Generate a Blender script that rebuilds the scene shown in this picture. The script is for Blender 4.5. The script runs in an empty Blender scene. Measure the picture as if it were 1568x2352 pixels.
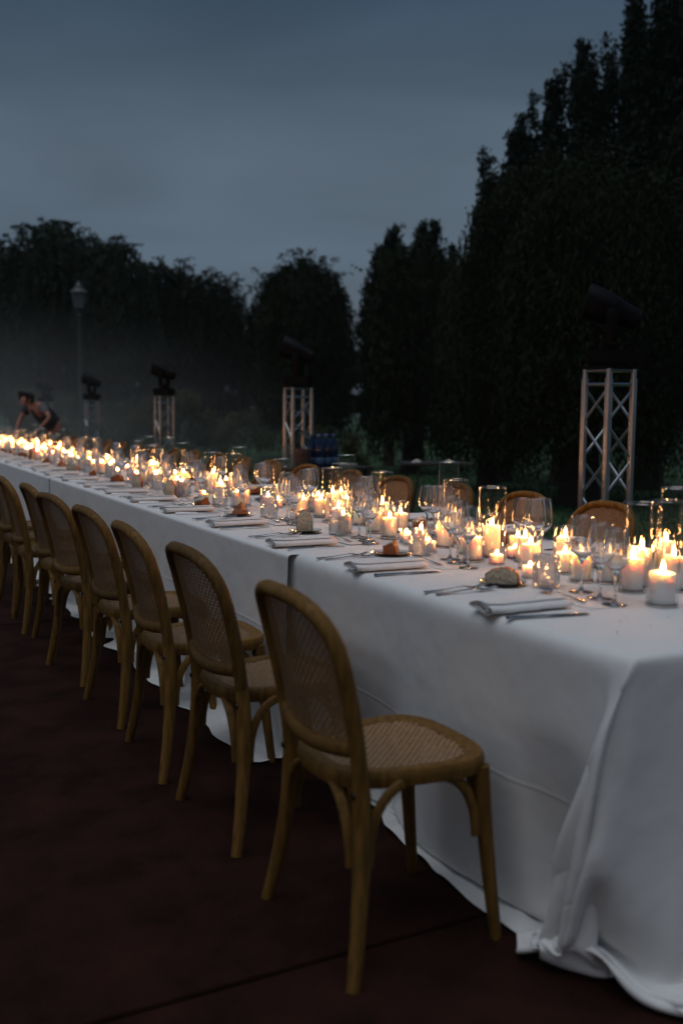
import bpy, bmesh, math, random
import numpy as np
from mathutils import Vector, Matrix

random.seed(7)
R = np.random.default_rng(11)
scene = bpy.context.scene
COL = scene.collection
rad = math.radians

# ------------------------------------------------------------------ camera, light, exposure
CAM = np.array([-1.4244, -1.4675, 1.2752])
YAW, PITCH, ROLL = 0.481, 0.1044, -0.0075
FPX = 2264.8                                    # focal length in units of a 1568 x 2352 frame
cam_d = bpy.data.cameras.new('camera')
cam = bpy.data.objects.new('camera', cam_d)
COL.objects.link(cam)
cam_d.sensor_fit = 'VERTICAL'
cam_d.sensor_height = 36.0
cam_d.lens = FPX / 2352 * 36.0
cam_d.clip_start, cam_d.clip_end = 0.05, 400
cam.location = CAM
cam.rotation_mode = 'QUATERNION'
q = Matrix.Rotation(-YAW, 4, 'Z') @ Matrix.Rotation(math.pi / 2 - PITCH, 4, 'X') @ Matrix.Rotation(-ROLL, 4, 'Z')
cam.rotation_quaternion = q.to_quaternion()
cam_d.dof.use_dof = True
cam_d.dof.focus_distance = 4.1
cam_d.dof.aperture_fstop = 1.9
scene.camera = cam

scene.view_settings.view_transform = 'Standard'
scene.view_settings.look = 'None'
scene.view_settings.gamma = 1.0
scene.view_settings.exposure = 0.0
scene.view_settings.use_curve_mapping = False
cy = scene.cycles
cy.use_denoising = True
cy.denoiser = 'OPENIMAGEDENOISE'
cy.max_bounces = 32
cy.diffuse_bounces = 3
cy.glossy_bounces = 4
cy.transmission_bounces = 24
cy.transparent_max_bounces = 96
cy.volume_bounces = 0
cy.caustics_reflective = False
cy.caustics_refractive = False
cy.sample_clamp_indirect = 3.0
cy.use_light_tree = True
cy.volume_step_rate = 1.0
cy.volume_max_steps = 64

SUN_EL, SUN_AZ = rad(3.0), rad(235)             # the sun has just gone, behind the camera to the left
world = bpy.data.worlds.new('World')
scene.world = world
world.use_nodes = True
nt = world.node_tree
bg = nt.nodes['Background']
bg.inputs[1].default_value = 0.08
sky = nt.nodes.new('ShaderNodeTexSky')
sky.sky_type = 'NISHITA'
sky.sun_disc = False
sky.sun_elevation = SUN_EL
sky.sun_rotation = SUN_AZ
tc = nt.nodes.new('ShaderNodeTexCoord')
sep = nt.nodes.new('ShaderNodeSeparateXYZ')
nt.links.new(tc.outputs['Generated'], sep.inputs[0])
ramp = nt.nodes.new('ShaderNodeValToRGB')       # grey evening cloud, bluer and thinner overhead
nt.links.new(sep.outputs[2], ramp.inputs[0])
els = ramp.color_ramp.elements
els[0].position, els[0].color = 0.0, (1.05, 1.40, 2.05, 1)
els[1].position, els[1].color = 1.0, (0.70, 1.05, 1.60, 1)
for p, c in ((0.13, (1.06, 1.54, 2.24)), (0.23, (1.26, 1.76, 2.46)), (0.30, (0.86, 1.28, 1.84)), (0.38, (0.44, 0.82, 1.44)), (0.60, (0.52, 0.95, 1.62))):
    e = els.new(p); e.color = (*c, 1)
mp = nt.nodes.new('ShaderNodeMapping')
mp.inputs['Scale'].default_value = (1.6, 1.6, 6.5)
mp.inputs['Rotation'].default_value = (rad(4), rad(-7), rad(20))
nt.links.new(tc.outputs['Generated'], mp.inputs[0])
noi = nt.nodes.new('ShaderNodeTexNoise')
noi.inputs['Scale'].default_value = 1.5
noi.inputs['Detail'].default_value = 5.0
noi.inputs['Roughness'].default_value = 0.45
noi.inputs['Distortion'].default_value = 0.5
nt.links.new(mp.outputs[0], noi.inputs[0])
mr = nt.nodes.new('ShaderNodeMapRange')
mr.inputs['From Min'].default_value = 0.3; mr.inputs['From Max'].default_value = 0.72
mr.inputs['To Min'].default_value = 0.74; mr.inputs['To Max'].default_value = 1.17
nt.links.new(noi.outputs[0], mr.inputs[0])
vm = nt.nodes.new('ShaderNodeVectorMath'); vm.operation = 'SCALE'
nt.links.new(ramp.outputs[0], vm.inputs[0]); nt.links.new(mr.outputs[0], vm.inputs['Scale'])
mix = nt.nodes.new('ShaderNodeMix'); mix.data_type = 'RGBA'
mix.inputs[0].default_value = 0.86
nt.links.new(sky.outputs[0], mix.inputs[6]); nt.links.new(vm.outputs[0], mix.inputs[7])
nt.links.new(mix.outputs[2], bg.inputs[0])

sun_d = bpy.data.lights.new('sun', 'SUN')
sun_d.energy = 1.02
sun_d.angle = rad(62)
sun_d.color = (0.90, 0.94, 1.0)
sun = bpy.data.objects.new('sun', sun_d)
COL.objects.link(sun)
sun.location = (-6, -5, 8)
sun.rotation_euler = Vector((0.24, 0.13, -0.96)).to_track_quat('-Z', 'Y').to_euler()

# ------------------------------------------------------------------ helpers
def project(p):
    d = np.array(p, float) - CAM
    s, c = math.sin(YAW), math.cos(YAW)
    fw = d[0] * s + d[1] * c; r = d[0] * c - d[1] * s; u = d[2]
    z = fw * math.cos(PITCH) - u * math.sin(PITCH); y = u * math.cos(PITCH) + fw * math.sin(PITCH)
    if z < 0.05: return None
    return 784 + FPX * r / z, 1176 - FPX * y / z, z

def in_view(p, m=60):
    a = project(p)
    return a is not None and -m < a[0] < 1568 + m and -m < a[1] < 2352 + m

def at(px, D):
    """ground position of a thing seen in frame column px at forward distance D"""
    s, c = math.sin(YAW), math.cos(YAW)
    l = (px - 784) / FPX * D
    return CAM[0] + s * D + c * l, CAM[1] + c * D - s * l

def hgt(py, D):
    return CAM[2] + (938 - py) * D / FPX

class MB:
    def __init__(self): self.v = []; self.f = []; self.m = []; self.slot = 0
    def add(self, vs, fs):
        b = len(self.v); self.v.extend([tuple(map(float, x)) for x in vs])
        self.f.extend([tuple(i + b for i in f) for f in fs]); self.m.extend([self.slot] * len(fs))
    def box(self, c, s, rot=None, bev=0.0):
        hx, hy, hz = s[0] / 2, s[1] / 2, s[2] / 2
        bm = bmesh.new(); bmesh.ops.create_cube(bm, size=1)
        for v in bm.verts: v.co = Vector((v.co.x * s[0], v.co.y * s[1], v.co.z * s[2]))
        if bev: bmesh.ops.bevel(bm, geom=bm.edges[:], offset=bev, segments=2, affect='EDGES')
        M = Matrix.Translation(c) @ (rot.to_4x4() if rot else Matrix.Identity(4))
        bm.verts.index_update()
        self.add([M @ v.co for v in bm.verts], [[v.index for v in f.verts] for f in bm.faces]); bm.free()
        return self
    def tube(self, path, rs, n=8, asp=(1, 1), up=(0, 0, 1), cap=True):
        path = [Vector(p) for p in path]
        if not hasattr(rs, '__len__'): rs = [rs] * len(path)
        vs, fs = [], []
        t0 = (path[1] - path[0]).normalized()
        u = Vector(up)
        if abs(u.dot(t0)) > 0.95: u = Vector((1, 0, 0))
        u = (u - t0 * u.dot(t0)).normalized()
        for i, p in enumerate(path):
            t = (path[min(i + 1, len(path) - 1)] - path[max(i - 1, 0)]).normalized()
            u = (u - t * u.dot(t)).normalized(); w = t.cross(u)
            for k in range(n):
                a = 2 * math.pi * k / n
                vs.append(p + (u * math.cos(a) * asp[0] + w * math.sin(a) * asp[1]) * rs[i])
        for i in range(len(path) - 1):
            for k in range(n):
                fs.append((i * n + k, i * n + (k + 1) % n, (i + 1) * n + (k + 1) % n, (i + 1) * n + k))
        if cap:
            fs.append(tuple(range(n))[::-1]); fs.append(tuple((len(path) - 1) * n + k for k in range(n)))
        self.add(vs, fs); return self
    def lathe(self, prof, n=24, c=(0, 0, 0), closed=False, M=None):
        vs, fs = [], []
        m = len(prof)
        for (r, z) in prof:
            for k in range(n):
                a = 2 * math.pi * k / n
                p = Vector((r * math.cos(a), r * math.sin(a), z))
                if M is not None: p = M @ p
                vs.append(p + Vector(c))
        for i in range(m if closed else m - 1):
            j = (i + 1) % m
            for k in range(n):
                fs.append((i * n + k, i * n + (k + 1) % n, j * n + (k + 1) % n, j * n + k))
        self.add(vs, fs); return self
    def build(self, name, mats, parent=None, smooth=True, kind=None, label=None, link=True):
        me = bpy.data.meshes.new(name)
        me.from_pydata(self.v, [], self.f)
        if not isinstance(mats, (list, tuple)): mats = [mats]
        for m in mats: me.materials.append(m)
        if len(mats) > 1: me.polygons.foreach_set('material_index', self.m)
        bm = bmesh.new(); bm.from_mesh(me)
        bmesh.ops.recalc_face_normals(bm, faces=bm.faces[:]); bm.to_mesh(me); bm.free()
        if smooth:
            me.polygons.foreach_set('use_smooth', [True] * len(me.polygons))
            me.set_sharp_from_angle(angle=rad(38))
        me.update()
        o = bpy.data.objects.new(name, me)
        if link: COL.objects.link(o)
        if parent is not None: o.parent = parent
        if kind: o['kind'] = kind
        if label: o['label'] = label
        return o

def np_mesh(name, verts, quads, mat, parent=None, kind=None, smooth=False):
    verts = np.ascontiguousarray(verts, np.float32); quads = np.ascontiguousarray(quads, np.int32)
    me = bpy.data.meshes.new(name)
    k = quads.shape[1]
    me.vertices.add(len(verts)); me.vertices.foreach_set('co', verts.ravel())
    me.loops.add(quads.size); me.loops.foreach_set('vertex_index', quads.ravel())
    me.polygons.add(len(quads)); me.polygons.foreach_set('loop_start', np.arange(len(quads), dtype=np.int32) * k)
    me.polygons.foreach_set('use_smooth', np.full(len(quads), smooth))
    me.materials.append(mat)
    me.update(calc_edges=True); me.validate()
    o = bpy.data.objects.new(name, me); COL.objects.link(o)
    if parent is not None: o.parent = parent
    if kind: o['kind'] = kind
    return o

def tag(o, label, cat, group=None):
    o['label'] = label; o['category'] = cat
    if group: o['group'] = group
    elif 'group' in o: del o['group']
    return o

def empty(name, loc=(0, 0, 0), rz=0):
    o = bpy.data.objects.new(name, None); COL.objects.link(o)
    o.location = loc; o.rotation_euler = (0, 0, rz); o.empty_display_size = 0.05
    return o

KIDS = {}
def kids(o):
    if o.name not in KIDS: KIDS[o.name] = [c for c in bpy.data.objects if c.parent == o]
    return KIDS[o.name]

def copy_tree(o, parent=None):
    c = o.copy(); COL.objects.link(c)
    if parent is not None: c.parent = parent
    for ch in kids(o): copy_tree(ch, c)
    return c

class Proto:
    """first use moves the built thing itself, later uses copy it with its parts"""
    def __init__(self, o): self.o = o; self.used = False
    def place(self, loc, rz=0, scale=None, tilt=None):
        if self.used: o = copy_tree(self.o)
        else:
            o = self.o; kids(o)
            for c in kids(o): kids(c)
            self.used = True
        o.location = loc; o.rotation_euler = (tilt[0], tilt[1], rz) if tilt else (0, 0, rz)
        if scale is not None: o.scale = scale
        return o

ORD = 'first second third fourth fifth sixth seventh eighth ninth tenth eleventh twelfth thirteenth fourteenth fifteenth sixteenth seventeenth eighteenth nineteenth twentieth'.split()
ORD += ['twenty-' + w for w in ORD[:9]] + ['thirtieth'] + ['thirty-' + w for w in ORD[:9]] + ['fortieth']

# ------------------------------------------------------------------ materials
def mat_new(name):
    m = bpy.data.materials.new(name); m.use_nodes = True
    return m, m.node_tree, m.node_tree.nodes['Principled BSDF']

def simple(name, col, rough=0.5, metal=0.0, var=0.0, scale=8.0, bump=0.0, bscale=40.0, col2=None, stretch=None, spec=0.5, tone=0.0):
    m, t, b = mat_new(name)
    b.inputs['Base Color'].default_value = (*col, 1); b.inputs['Roughness'].default_value = rough
    b.inputs['Metallic'].default_value = metal; b.inputs['Specular IOR Level'].default_value = spec
    co = t.nodes.new('ShaderNodeTexCoord'); vec = co.outputs['Object']
    if stretch:
        mm = t.nodes.new('ShaderNodeMapping'); mm.inputs['Scale'].default_value = stretch
        t.links.new(vec, mm.inputs[0]); vec = mm.outputs[0]
    if var or col2:
        n = t.nodes.new('ShaderNodeTexNoise'); n.inputs['Scale'].default_value = scale; n.inputs['Detail'].default_value = 6
        n.inputs['Roughness'].default_value = 0.6
        t.links.new(vec, n.inputs[0])
        r = t.nodes.new('ShaderNodeValToRGB')
        c2 = col2 or tuple(c * (1 + var) for c in col)
        c1 = col if col2 else tuple(c * (1 - var) for c in col)
        r.color_ramp.elements[0].position = 0.32; r.color_ramp.elements[0].color = (*c1, 1)
        r.color_ramp.elements[1].position = 0.68; r.color_ramp.elements[1].color = (*c2, 1)
        t.links.new(n.outputs[0], r.inputs[0]); t.links.new(r.outputs[0], b.inputs['Base Color'])
    if tone and (var or col2):
        oi = t.nodes.new('ShaderNodeObjectInfo')                     # each piece of timber has its own tone
        rm = t.nodes.new('ShaderNodeMapRange'); rm.inputs['To Min'].default_value = 1 - tone; rm.inputs['To Max'].default_value = 1 + tone
        t.links.new(oi.outputs['Random'], rm.inputs[0])
        vs_ = t.nodes.new('ShaderNodeVectorMath'); vs_.operation = 'SCALE'
        t.links.new(r.outputs[0], vs_.inputs[0]); t.links.new(rm.outputs[0], vs_.inputs['Scale']); t.links.new(vs_.outputs[0], b.inputs['Base Color'])
    if bump:
        n2 = t.nodes.new('ShaderNodeTexNoise'); n2.inputs['Scale'].default_value = bscale; n2.inputs['Detail'].default_value = 4
        t.links.new(vec, n2.inputs[0])
        bp = t.nodes.new('ShaderNodeBump'); bp.inputs['Strength'].default_value = bump; bp.inputs['Distance'].default_value = 0.01
        t.links.new(n2.outputs[0], bp.inputs['Height']); t.links.new(bp.outputs[0], b.inputs['Normal'])
    return m

def thin_glass(name, tint=0.985, edge=0.9, base=0.09, rough=0.012):
    """thin walled clear glass: mostly see-through, mirror-like at glancing angles"""
    m, t, b = mat_new(name); t.nodes.remove(b)
    lw = t.nodes.new('ShaderNodeLayerWeight'); lw.inputs[0].default_value = 0.5
    p = t.nodes.new('ShaderNodeMath'); p.operation = 'POWER'; p.inputs[1].default_value = 2.8
    t.links.new(lw.outputs['Facing'], p.inputs[0])
    a = t.nodes.new('ShaderNodeMath'); a.operation = 'MULTIPLY_ADD'; a.inputs[1].default_value = edge; a.inputs[2].default_value = base
    a.use_clamp = True
    t.links.new(p.outputs[0], a.inputs[0])
    tr = t.nodes.new('ShaderNodeBsdfTransparent'); tr.inputs[0].default_value = (tint, tint, tint, 1)
    gl = t.nodes.new('ShaderNodeBsdfGlossy'); gl.inputs['Roughness'].default_value = rough
    mx = t.nodes.new('ShaderNodeMixShader')
    t.links.new(a.outputs[0], mx.inputs[0]); t.links.new(tr.outputs[0], mx.inputs[1]); t.links.new(gl.outputs[0], mx.inputs[2])
    t.links.new(mx.outputs[0], t.nodes['Material Output'].inputs[0])
    return m

def solid_glass(name, ior=1.46, clear=0.45):
    m, t, b = mat_new(name); t.nodes.remove(b)
    g = t.nodes.new('ShaderNodeBsdfGlass'); g.inputs['IOR'].default_value = ior; g.inputs['Roughness'].default_value = 0.0
    tr = t.nodes.new('ShaderNodeBsdfTransparent'); tr.inputs[0].default_value = (0.985, 0.985, 0.985, 1)
    mx = t.nodes.new('ShaderNodeMixShader'); mx.inputs[0].default_value = clear      # part of the light goes straight on, as through thin clear glass
    t.links.new(g.outputs[0], mx.inputs[1]); t.links.new(tr.outputs[0], mx.inputs[2])
    t.links.new(mx.outputs[0], t.nodes['Material Output'].inputs[0])
    return m

def cloth_mat(name, v0=0.0, creases=True):
    m, t, b = mat_new(name)
    b.inputs['Base Color'].default_value = (0.80, 0.79, 0.77, 1); b.inputs['Roughness'].default_value = 0.85
    b.inputs['Specular IOR Level'].default_value = 0.15
    uv = t.nodes.new('ShaderNodeUVMap'); uv.uv_map = 'rest'
    s = t.nodes.new('ShaderNodeSeparateXYZ'); t.links.new(uv.outputs[0], s.inputs[0])
    def line(src, pos, width):
        d = t.nodes.new('ShaderNodeMath'); d.operation = 'SUBTRACT'; d.inputs[1].default_value = pos; t.links.new(src, d.inputs[0])
        a = t.nodes.new('ShaderNodeMath'); a.operation = 'ABSOLUTE'; t.links.new(d.outputs[0], a.inputs[0])
        r = t.nodes.new('ShaderNodeMapRange'); r.interpolation_type = 'SMOOTHSTEP'
        r.inputs['From Max'].default_value = width; r.inputs['To Min'].default_value = 1; r.inputs['To Max'].default_value = 0
        t.links.new(a.outputs[0], r.inputs[0]); return r.outputs[0]
    tot = None
    for src, pos in ((s.outputs[0], -0.292), (s.outputs[0], 0.57), (s.outputs[1], v0 + 0.93), (s.outputs[1], v0 + 1.42), (s.outputs[1], v0 + 2.4), (s.outputs[1], v0 + 3.1)):
        l = line(src, pos, 0.008)
        if tot is None: tot = l
        else:
            ad = t.nodes.new('ShaderNodeMath'); ad.operation = 'MAXIMUM'; t.links.new(tot, ad.inputs[0]); t.links.new(l, ad.inputs[1]); tot = ad.outputs[0]
    b1 = t.nodes.new('ShaderNodeBump'); b1.inputs['Strength'].default_value = 0.24; b1.inputs['Distance'].default_value = 0.004
    t.links.new(tot, b1.inputs['Height'])
    n = t.nodes.new('ShaderNodeTexNoise'); n.inputs['Scale'].default_value = 5.0; n.inputs['Detail'].default_value = 3
    t.links.new(uv.outputs[0], n.inputs[0])
    b2 = t.nodes.new('ShaderNodeBump'); b2.inputs['Strength'].default_value = 0.45; b2.inputs['Distance'].default_value = 0.02
    t.links.new(n.outputs[0], b2.inputs['Height']); t.links.new(b1.outputs[0], b2.inputs['Normal'])
    w = t.nodes.new('ShaderNodeTexNoise'); w.inputs['Scale'].default_value = 350; t.links.new(uv.outputs[0], w.inputs[0])
    b3 = t.nodes.new('ShaderNodeBump'); b3.inputs['Strength'].default_value = 0.2; b3.inputs['Distance'].default_value = 0.001
    # crumpling of the loose cloth that lies on the floor
    cr = t.nodes.new('ShaderNodeTexNoise'); cr.noise_type = 'RIDGED_MULTIFRACTAL'; cr.inputs['Scale'].default_value = 9.0; cr.inputs['Detail'].default_value = 2.5; cr.inputs['Distortion'].default_value = 0.6
    t.links.new(uv.outputs[0], cr.inputs[0])
    mn1 = t.nodes.new('ShaderNodeMath'); mn1.operation = 'MINIMUM'; mn1.inputs[1].default_value = 0; t.links.new(s.outputs[0], mn1.inputs[0])
    mn2 = t.nodes.new('ShaderNodeMath'); mn2.operation = 'MINIMUM'; mn2.inputs[1].default_value = 0; t.links.new(s.outputs[1], mn2.inputs[0])
    sq1 = t.nodes.new('ShaderNodeMath'); sq1.operation = 'MULTIPLY'; t.links.new(mn1.outputs[0], sq1.inputs[0]); t.links.new(mn1.outputs[0], sq1.inputs[1])
    sq2 = t.nodes.new('ShaderNodeMath'); sq2.operation = 'MULTIPLY_ADD'; t.links.new(mn2.outputs[0], sq2.inputs[0]); t.links.new(mn2.outputs[0], sq2.inputs[1]); t.links.new(sq1.outputs[0], sq2.inputs[2])
    mk = t.nodes.new('ShaderNodeMapRange'); mk.interpolation_type = 'SMOOTHSTEP'; mk.inputs['From Min'].default_value = 0.30; mk.inputs['From Max'].default_value = 0.62
    mk.inputs['To Min'].default_value = 0.02; mk.inputs['To Max'].default_value = 0.9
    t.links.new(sq2.outputs[0], mk.inputs[0])
    b4 = t.nodes.new('ShaderNodeBump'); b4.inputs['Distance'].default_value = 0.012
    t.links.new(mk.outputs[0], b4.inputs['Strength']); t.links.new(cr.outputs[0], b4.inputs['Height']); t.links.new(b2.outputs[0], b4.inputs['Normal'])
    t.links.new(w.outputs[0], b3.inputs['Height']); t.links.new(b4.outputs[0], b3.inputs['Normal'])
    t.links.new(b3.outputs[0], b.inputs['Normal'])
    return m

M = {}
M['thin'] = thin_glass('thin_clear_glass')
M['rim'] = thin_glass('glass_rim', tint=0.9, edge=0.75, base=0.30, rough=0.05)
M['glass'] = solid_glass('clear_glass', clear=0.0)
M['tumbler'] = solid_glass('pressed_glass', clear=0.5)
M['oak'] = simple('bent_oak', (0.150, 0.076, 0.0175), 0.5, var=0.38, scale=11, stretch=(7, 7, 0.9), bump=0.3, bscale=70, spec=0.18, tone=0.25)
M['cane'] = simple('woven_cane', (0.290, 0.168, 0.082), 0.6, var=0.25, scale=60, tone=0.12)
M['bolt'] = simple('dark_bolt', (0.03, 0.03, 0.03), 0.4, metal=0.8)
M['napkin'] = simple('napkin_linen', (0.78, 0.77, 0.76), 0.9, var=0.03, scale=30, bump=0.25, bscale=160, spec=0.1)
M['steel'] = simple('cutlery_steel', (0.62, 0.61, 0.60), 0.16, metal=1.0)
M['card'] = simple('white_card', (0.76, 0.75, 0.74), 0.7, var=0.02, scale=20)
M['crust'] = simple('bread_crust', (0.15, 0.036, 0.010), 0.55, scale=35, col2=(0.36, 0.105, 0.025), bump=0.5, bscale=70)
M['crumb'] = simple('bread_crumb', (0.52, 0.43, 0.30), 0.9, scale=80, col2=(0.70, 0.61, 0.46), bump=0.9, bscale=120)
M['wick'] = simple('wick', (0.02, 0.015, 0.01), 0.9)
M['alu'] = simple('truss_aluminium', (0.42, 0.44, 0.465), 0.33, metal=1.0, var=0.08, scale=12, bump=0.03, bscale=30)
M['black'] = simple('black_housing', (0.0022, 0.0024, 0.003), 0.45, var=0.2, scale=10, spec=0.10)
M['iron'] = simple('lamp_iron', (0.055, 0.06, 0.065), 0.5, var=0.15, scale=8)
M['frost'] = simple('lantern_pane', (0.19, 0.21, 0.23), 0.35)
M['lens'] = simple('lamp_lens', (0.05, 0.06, 0.07), 0.03, spec=1.0)
M['darkwood'] = simple('side_table_wood', (0.035, 0.026, 0.02), 0.5, var=0.25, scale=6, stretch=(1, 8, 1))
M['bucket'] = simple('bucket_wood', (0.10, 0.05, 0.032), 0.6, var=0.2, scale=12, stretch=(4, 4, 1))
M['paper'] = simple('pale_paper', (0.5, 0.46, 0.42), 0.8, var=0.04)
M['bark'] = simple('tree_bark', (0.035, 0.028, 0.022), 0.9, var=0.3, scale=5, stretch=(6, 6, 1), bump=0.6, bscale=18)
M['skin'] = simple('skin', (0.30, 0.14, 0.09), 0.5, var=0.05)
M['hair'] = simple('hair', (0.012, 0.009, 0.008), 0.5)
M['shirt'] = simple('dark_shirt', (0.018, 0.018, 0.022), 0.85, var=0.2)
M['apron'] = simple('dark_trousers', (0.012, 0.012, 0.014), 0.85, var=0.2)
M['sleeve'] = simple('grey_sleeve', (0.10, 0.10, 0.11), 0.85, var=0.1)

def leaf_mat(name, c1, c2):
    m, t, b = mat_new(name)
    b.inputs['Roughness'].default_value = 0.65; b.inputs['Specular IOR Level'].default_value = 0.08
    g = t.nodes.new('ShaderNodeTexCoord')
    n = t.nodes.new('ShaderNodeTexNoise'); n.inputs['Scale'].default_value = 1.3; n.inputs['Detail'].default_value = 5
    t.links.new(g.outputs['Object'], n.inputs[0])
    r = t.nodes.new('ShaderNodeValToRGB')
    r.color_ramp.elements[0].position = 0.35; r.color_ramp.elements[0].color = (*c1, 1)
    r.color_ramp.elements[1].position = 0.66; r.color_ramp.elements[1].color = (*c2, 1)
    t.links.new(n.outputs[0], r.inputs[0]); t.links.new(r.outputs[0], b.inputs['Base Color'])
    return m
M['willow'] = leaf_mat('willow_leaves', (0.010, 0.017, 0.008), (0.020, 0.029, 0.012))
M['poplar'] = leaf_mat('poplar_leaves', (0.009, 0.018, 0.013), (0.018, 0.030, 0.020))
M['broad'] = leaf_mat('broad_leaves', (0.016, 0.028, 0.016), (0.028, 0.042, 0.022))
M['shrub'] = leaf_mat('shrub_leaves', (0.05, 0.06, 0.03), (0.09, 0.10, 0.05))

def wax_mat():
    m, t, b = mat_new('candle_wax')
    b.inputs['Base Color'].default_value = (0.90, 0.86, 0.82, 1)
    b.inputs['Roughness'].default_value = 0.45
    b.inputs['Subsurface Weight'].default_value = 1.0
    b.inputs['Subsurface Radius'].default_value = (1.0, 0.68, 0.42)
    b.inputs['Subsurface Scale'].default_value = 0.022
    return m
M['wax'] = wax_mat()

def flame_mat():
    m, t, b = mat_new('candle_flame'); t.nodes.remove(b)
    co = t.nodes.new('ShaderNodeTexCoord'); s = t.nodes.new('ShaderNodeSeparateXYZ'); t.links.new(co.outputs['Generated'], s.inputs[0])
    r = t.nodes.new('ShaderNodeValToRGB')
    r.color_ramp.elements[0].position = 0.0; r.color_ramp.elements[0].color = (0.55, 0.30, 0.14, 1)
    r.color_ramp.elements[1].position = 1.0; r.color_ramp.elements[1].color = (0.55, 0.22, 0.05, 1)
    e1 = r.color_ramp.elements.new(0.25); e1.color = (1.0, 0.40, 0.11, 1)
    e2 = r.color_ramp.elements.new(0.65); e2.color = (1.0, 0.38, 0.10, 1)
    t.links.new(s.outputs[2], r.inputs[0])
    e = t.nodes.new('ShaderNodeEmission'); e.inputs[1].default_value = 255.0
    t.links.new(r.outputs[0], e.inputs[0]); t.links.new(e.outputs[0], t.nodes['Material Output'].inputs[0])
    return m
M['flame'] = flame_mat()

# ------------------------------------------------------------------ ground
W_TAB, T = 1.147, 0.76
TOP = T + 0.0045
JOINT = 0.475
M['slab'] = simple('red_concrete', (0.016, 0.0068, 0.0052), 0.9, scale=5.0, col2=(0.040, 0.0150, 0.0110), bump=0.8, bscale=120, spec=0.06)
M['bed'] = simple('joint_bed', (0.012, 0.010, 0.010), 0.95)
M['lawn'] = simple('lawn_soil', (0.020, 0.050, 0.016), 0.95, scale=1.4, col2=(0.030, 0.070, 0.022), bump=0.5, bscale=30)

def lawn_z(x, y):
    return -0.03 - 0.010 * np.clip(np.asarray(y, float) - 3, 0, 16) - 0.004 * np.clip(np.asarray(x, float) - 3, 0, 10)

xs = np.concatenate([np.linspace(-160, -12, 12), np.linspace(-10, 12, 34), np.linspace(14, 160, 14)])
ys = np.concatenate([np.linspace(-60, -6, 8), np.linspace(-4, 30, 46), np.linspace(33, 200, 16)])
gx, gy = np.meshgrid(xs, ys, indexing='ij')
gz = lawn_z(gx, gy)
nx, ny = gx.shape
idx = np.arange(nx * ny).reshape(nx, ny)
qd = np.stack([idx[:-1, :-1], idx[1:, :-1], idx[1:, 1:], idx[:-1, 1:]], -1).reshape(-1, 4)
np_mesh('lawn', np.stack([gx, gy, gz], -1).reshape(-1, 3), qd, M['lawn'], kind='structure', smooth=True)

pave = MB().box((-2.9, 6.0, -0.16), (10.2, 42.0, 0.29)).build('pavement', M['bed'], kind='structure', smooth=False)
G = 0.012
for (x0, x1) in ((-8.0, -2.9), (-2.9, 2.2)):
    yy = JOINT - 4 * 4.0
    while yy < 26:
        MB().box(((x0 + x1) / 2, yy + 2.0, -0.007), (x1 - x0 - G, 4.0 - G, 0.014), bev=0.003).build('slab', M['slab'], pave, smooth=False)
        yy += 4.0

# grass of the lawn beyond the table
def grass():
    n = 42000
    x = 2.3 + R.random(n) ** 1.3 * 11.0; y = -1.0 + R.random(n) * 22
    z = lawn_z(x, y)
    h = 0.03 + 0.04 * R.random(n); a = R.random(n) * 2 * math.pi; w = 0.006 + 0.006 * R.random(n)
    lean = (R.random((n, 2)) - 0.5) * 0.05
    b = np.stack([x, y, z], -1)
    d = np.stack([np.cos(a) * w, np.sin(a) * w, np.zeros(n)], -1)
    tip = b + np.stack([lean[:, 0], lean[:, 1], h], -1)
    v = np.stack([b - d, b + d, tip], 1).reshape(-1, 3)
    o = np_mesh('grass', v, np.arange(3 * n).reshape(-1, 3), leaf_grass, kind='stuff')
    o['label'] = 'short dark green grass of the lawn behind the table'
leaf_grass = leaf_mat('grass_blades', (0.016, 0.055, 0.018), (0.028, 0.082, 0.026))
grass()

# ------------------------------------------------------------------ trees
def unit(v): return v / np.maximum(np.linalg.norm(v, axis=-1, keepdims=True), 1e-9)

def leaf_quads(c, axis, ln, wd):
    n = len(c); axis = unit(axis)
    side = unit(np.cross(axis, R.normal(size=(n, 3))))
    ln = np.broadcast_to(ln, n)[:, None]; wd = np.broadcast_to(wd, n)[:, None]
    a = c - axis * ln / 2; b = c + axis * ln / 2
    m = c - axis * ln * 0.08
    return np.stack([a, m + side * wd / 2, b, m - side * wd / 2], 1).reshape(-1, 3)

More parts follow.
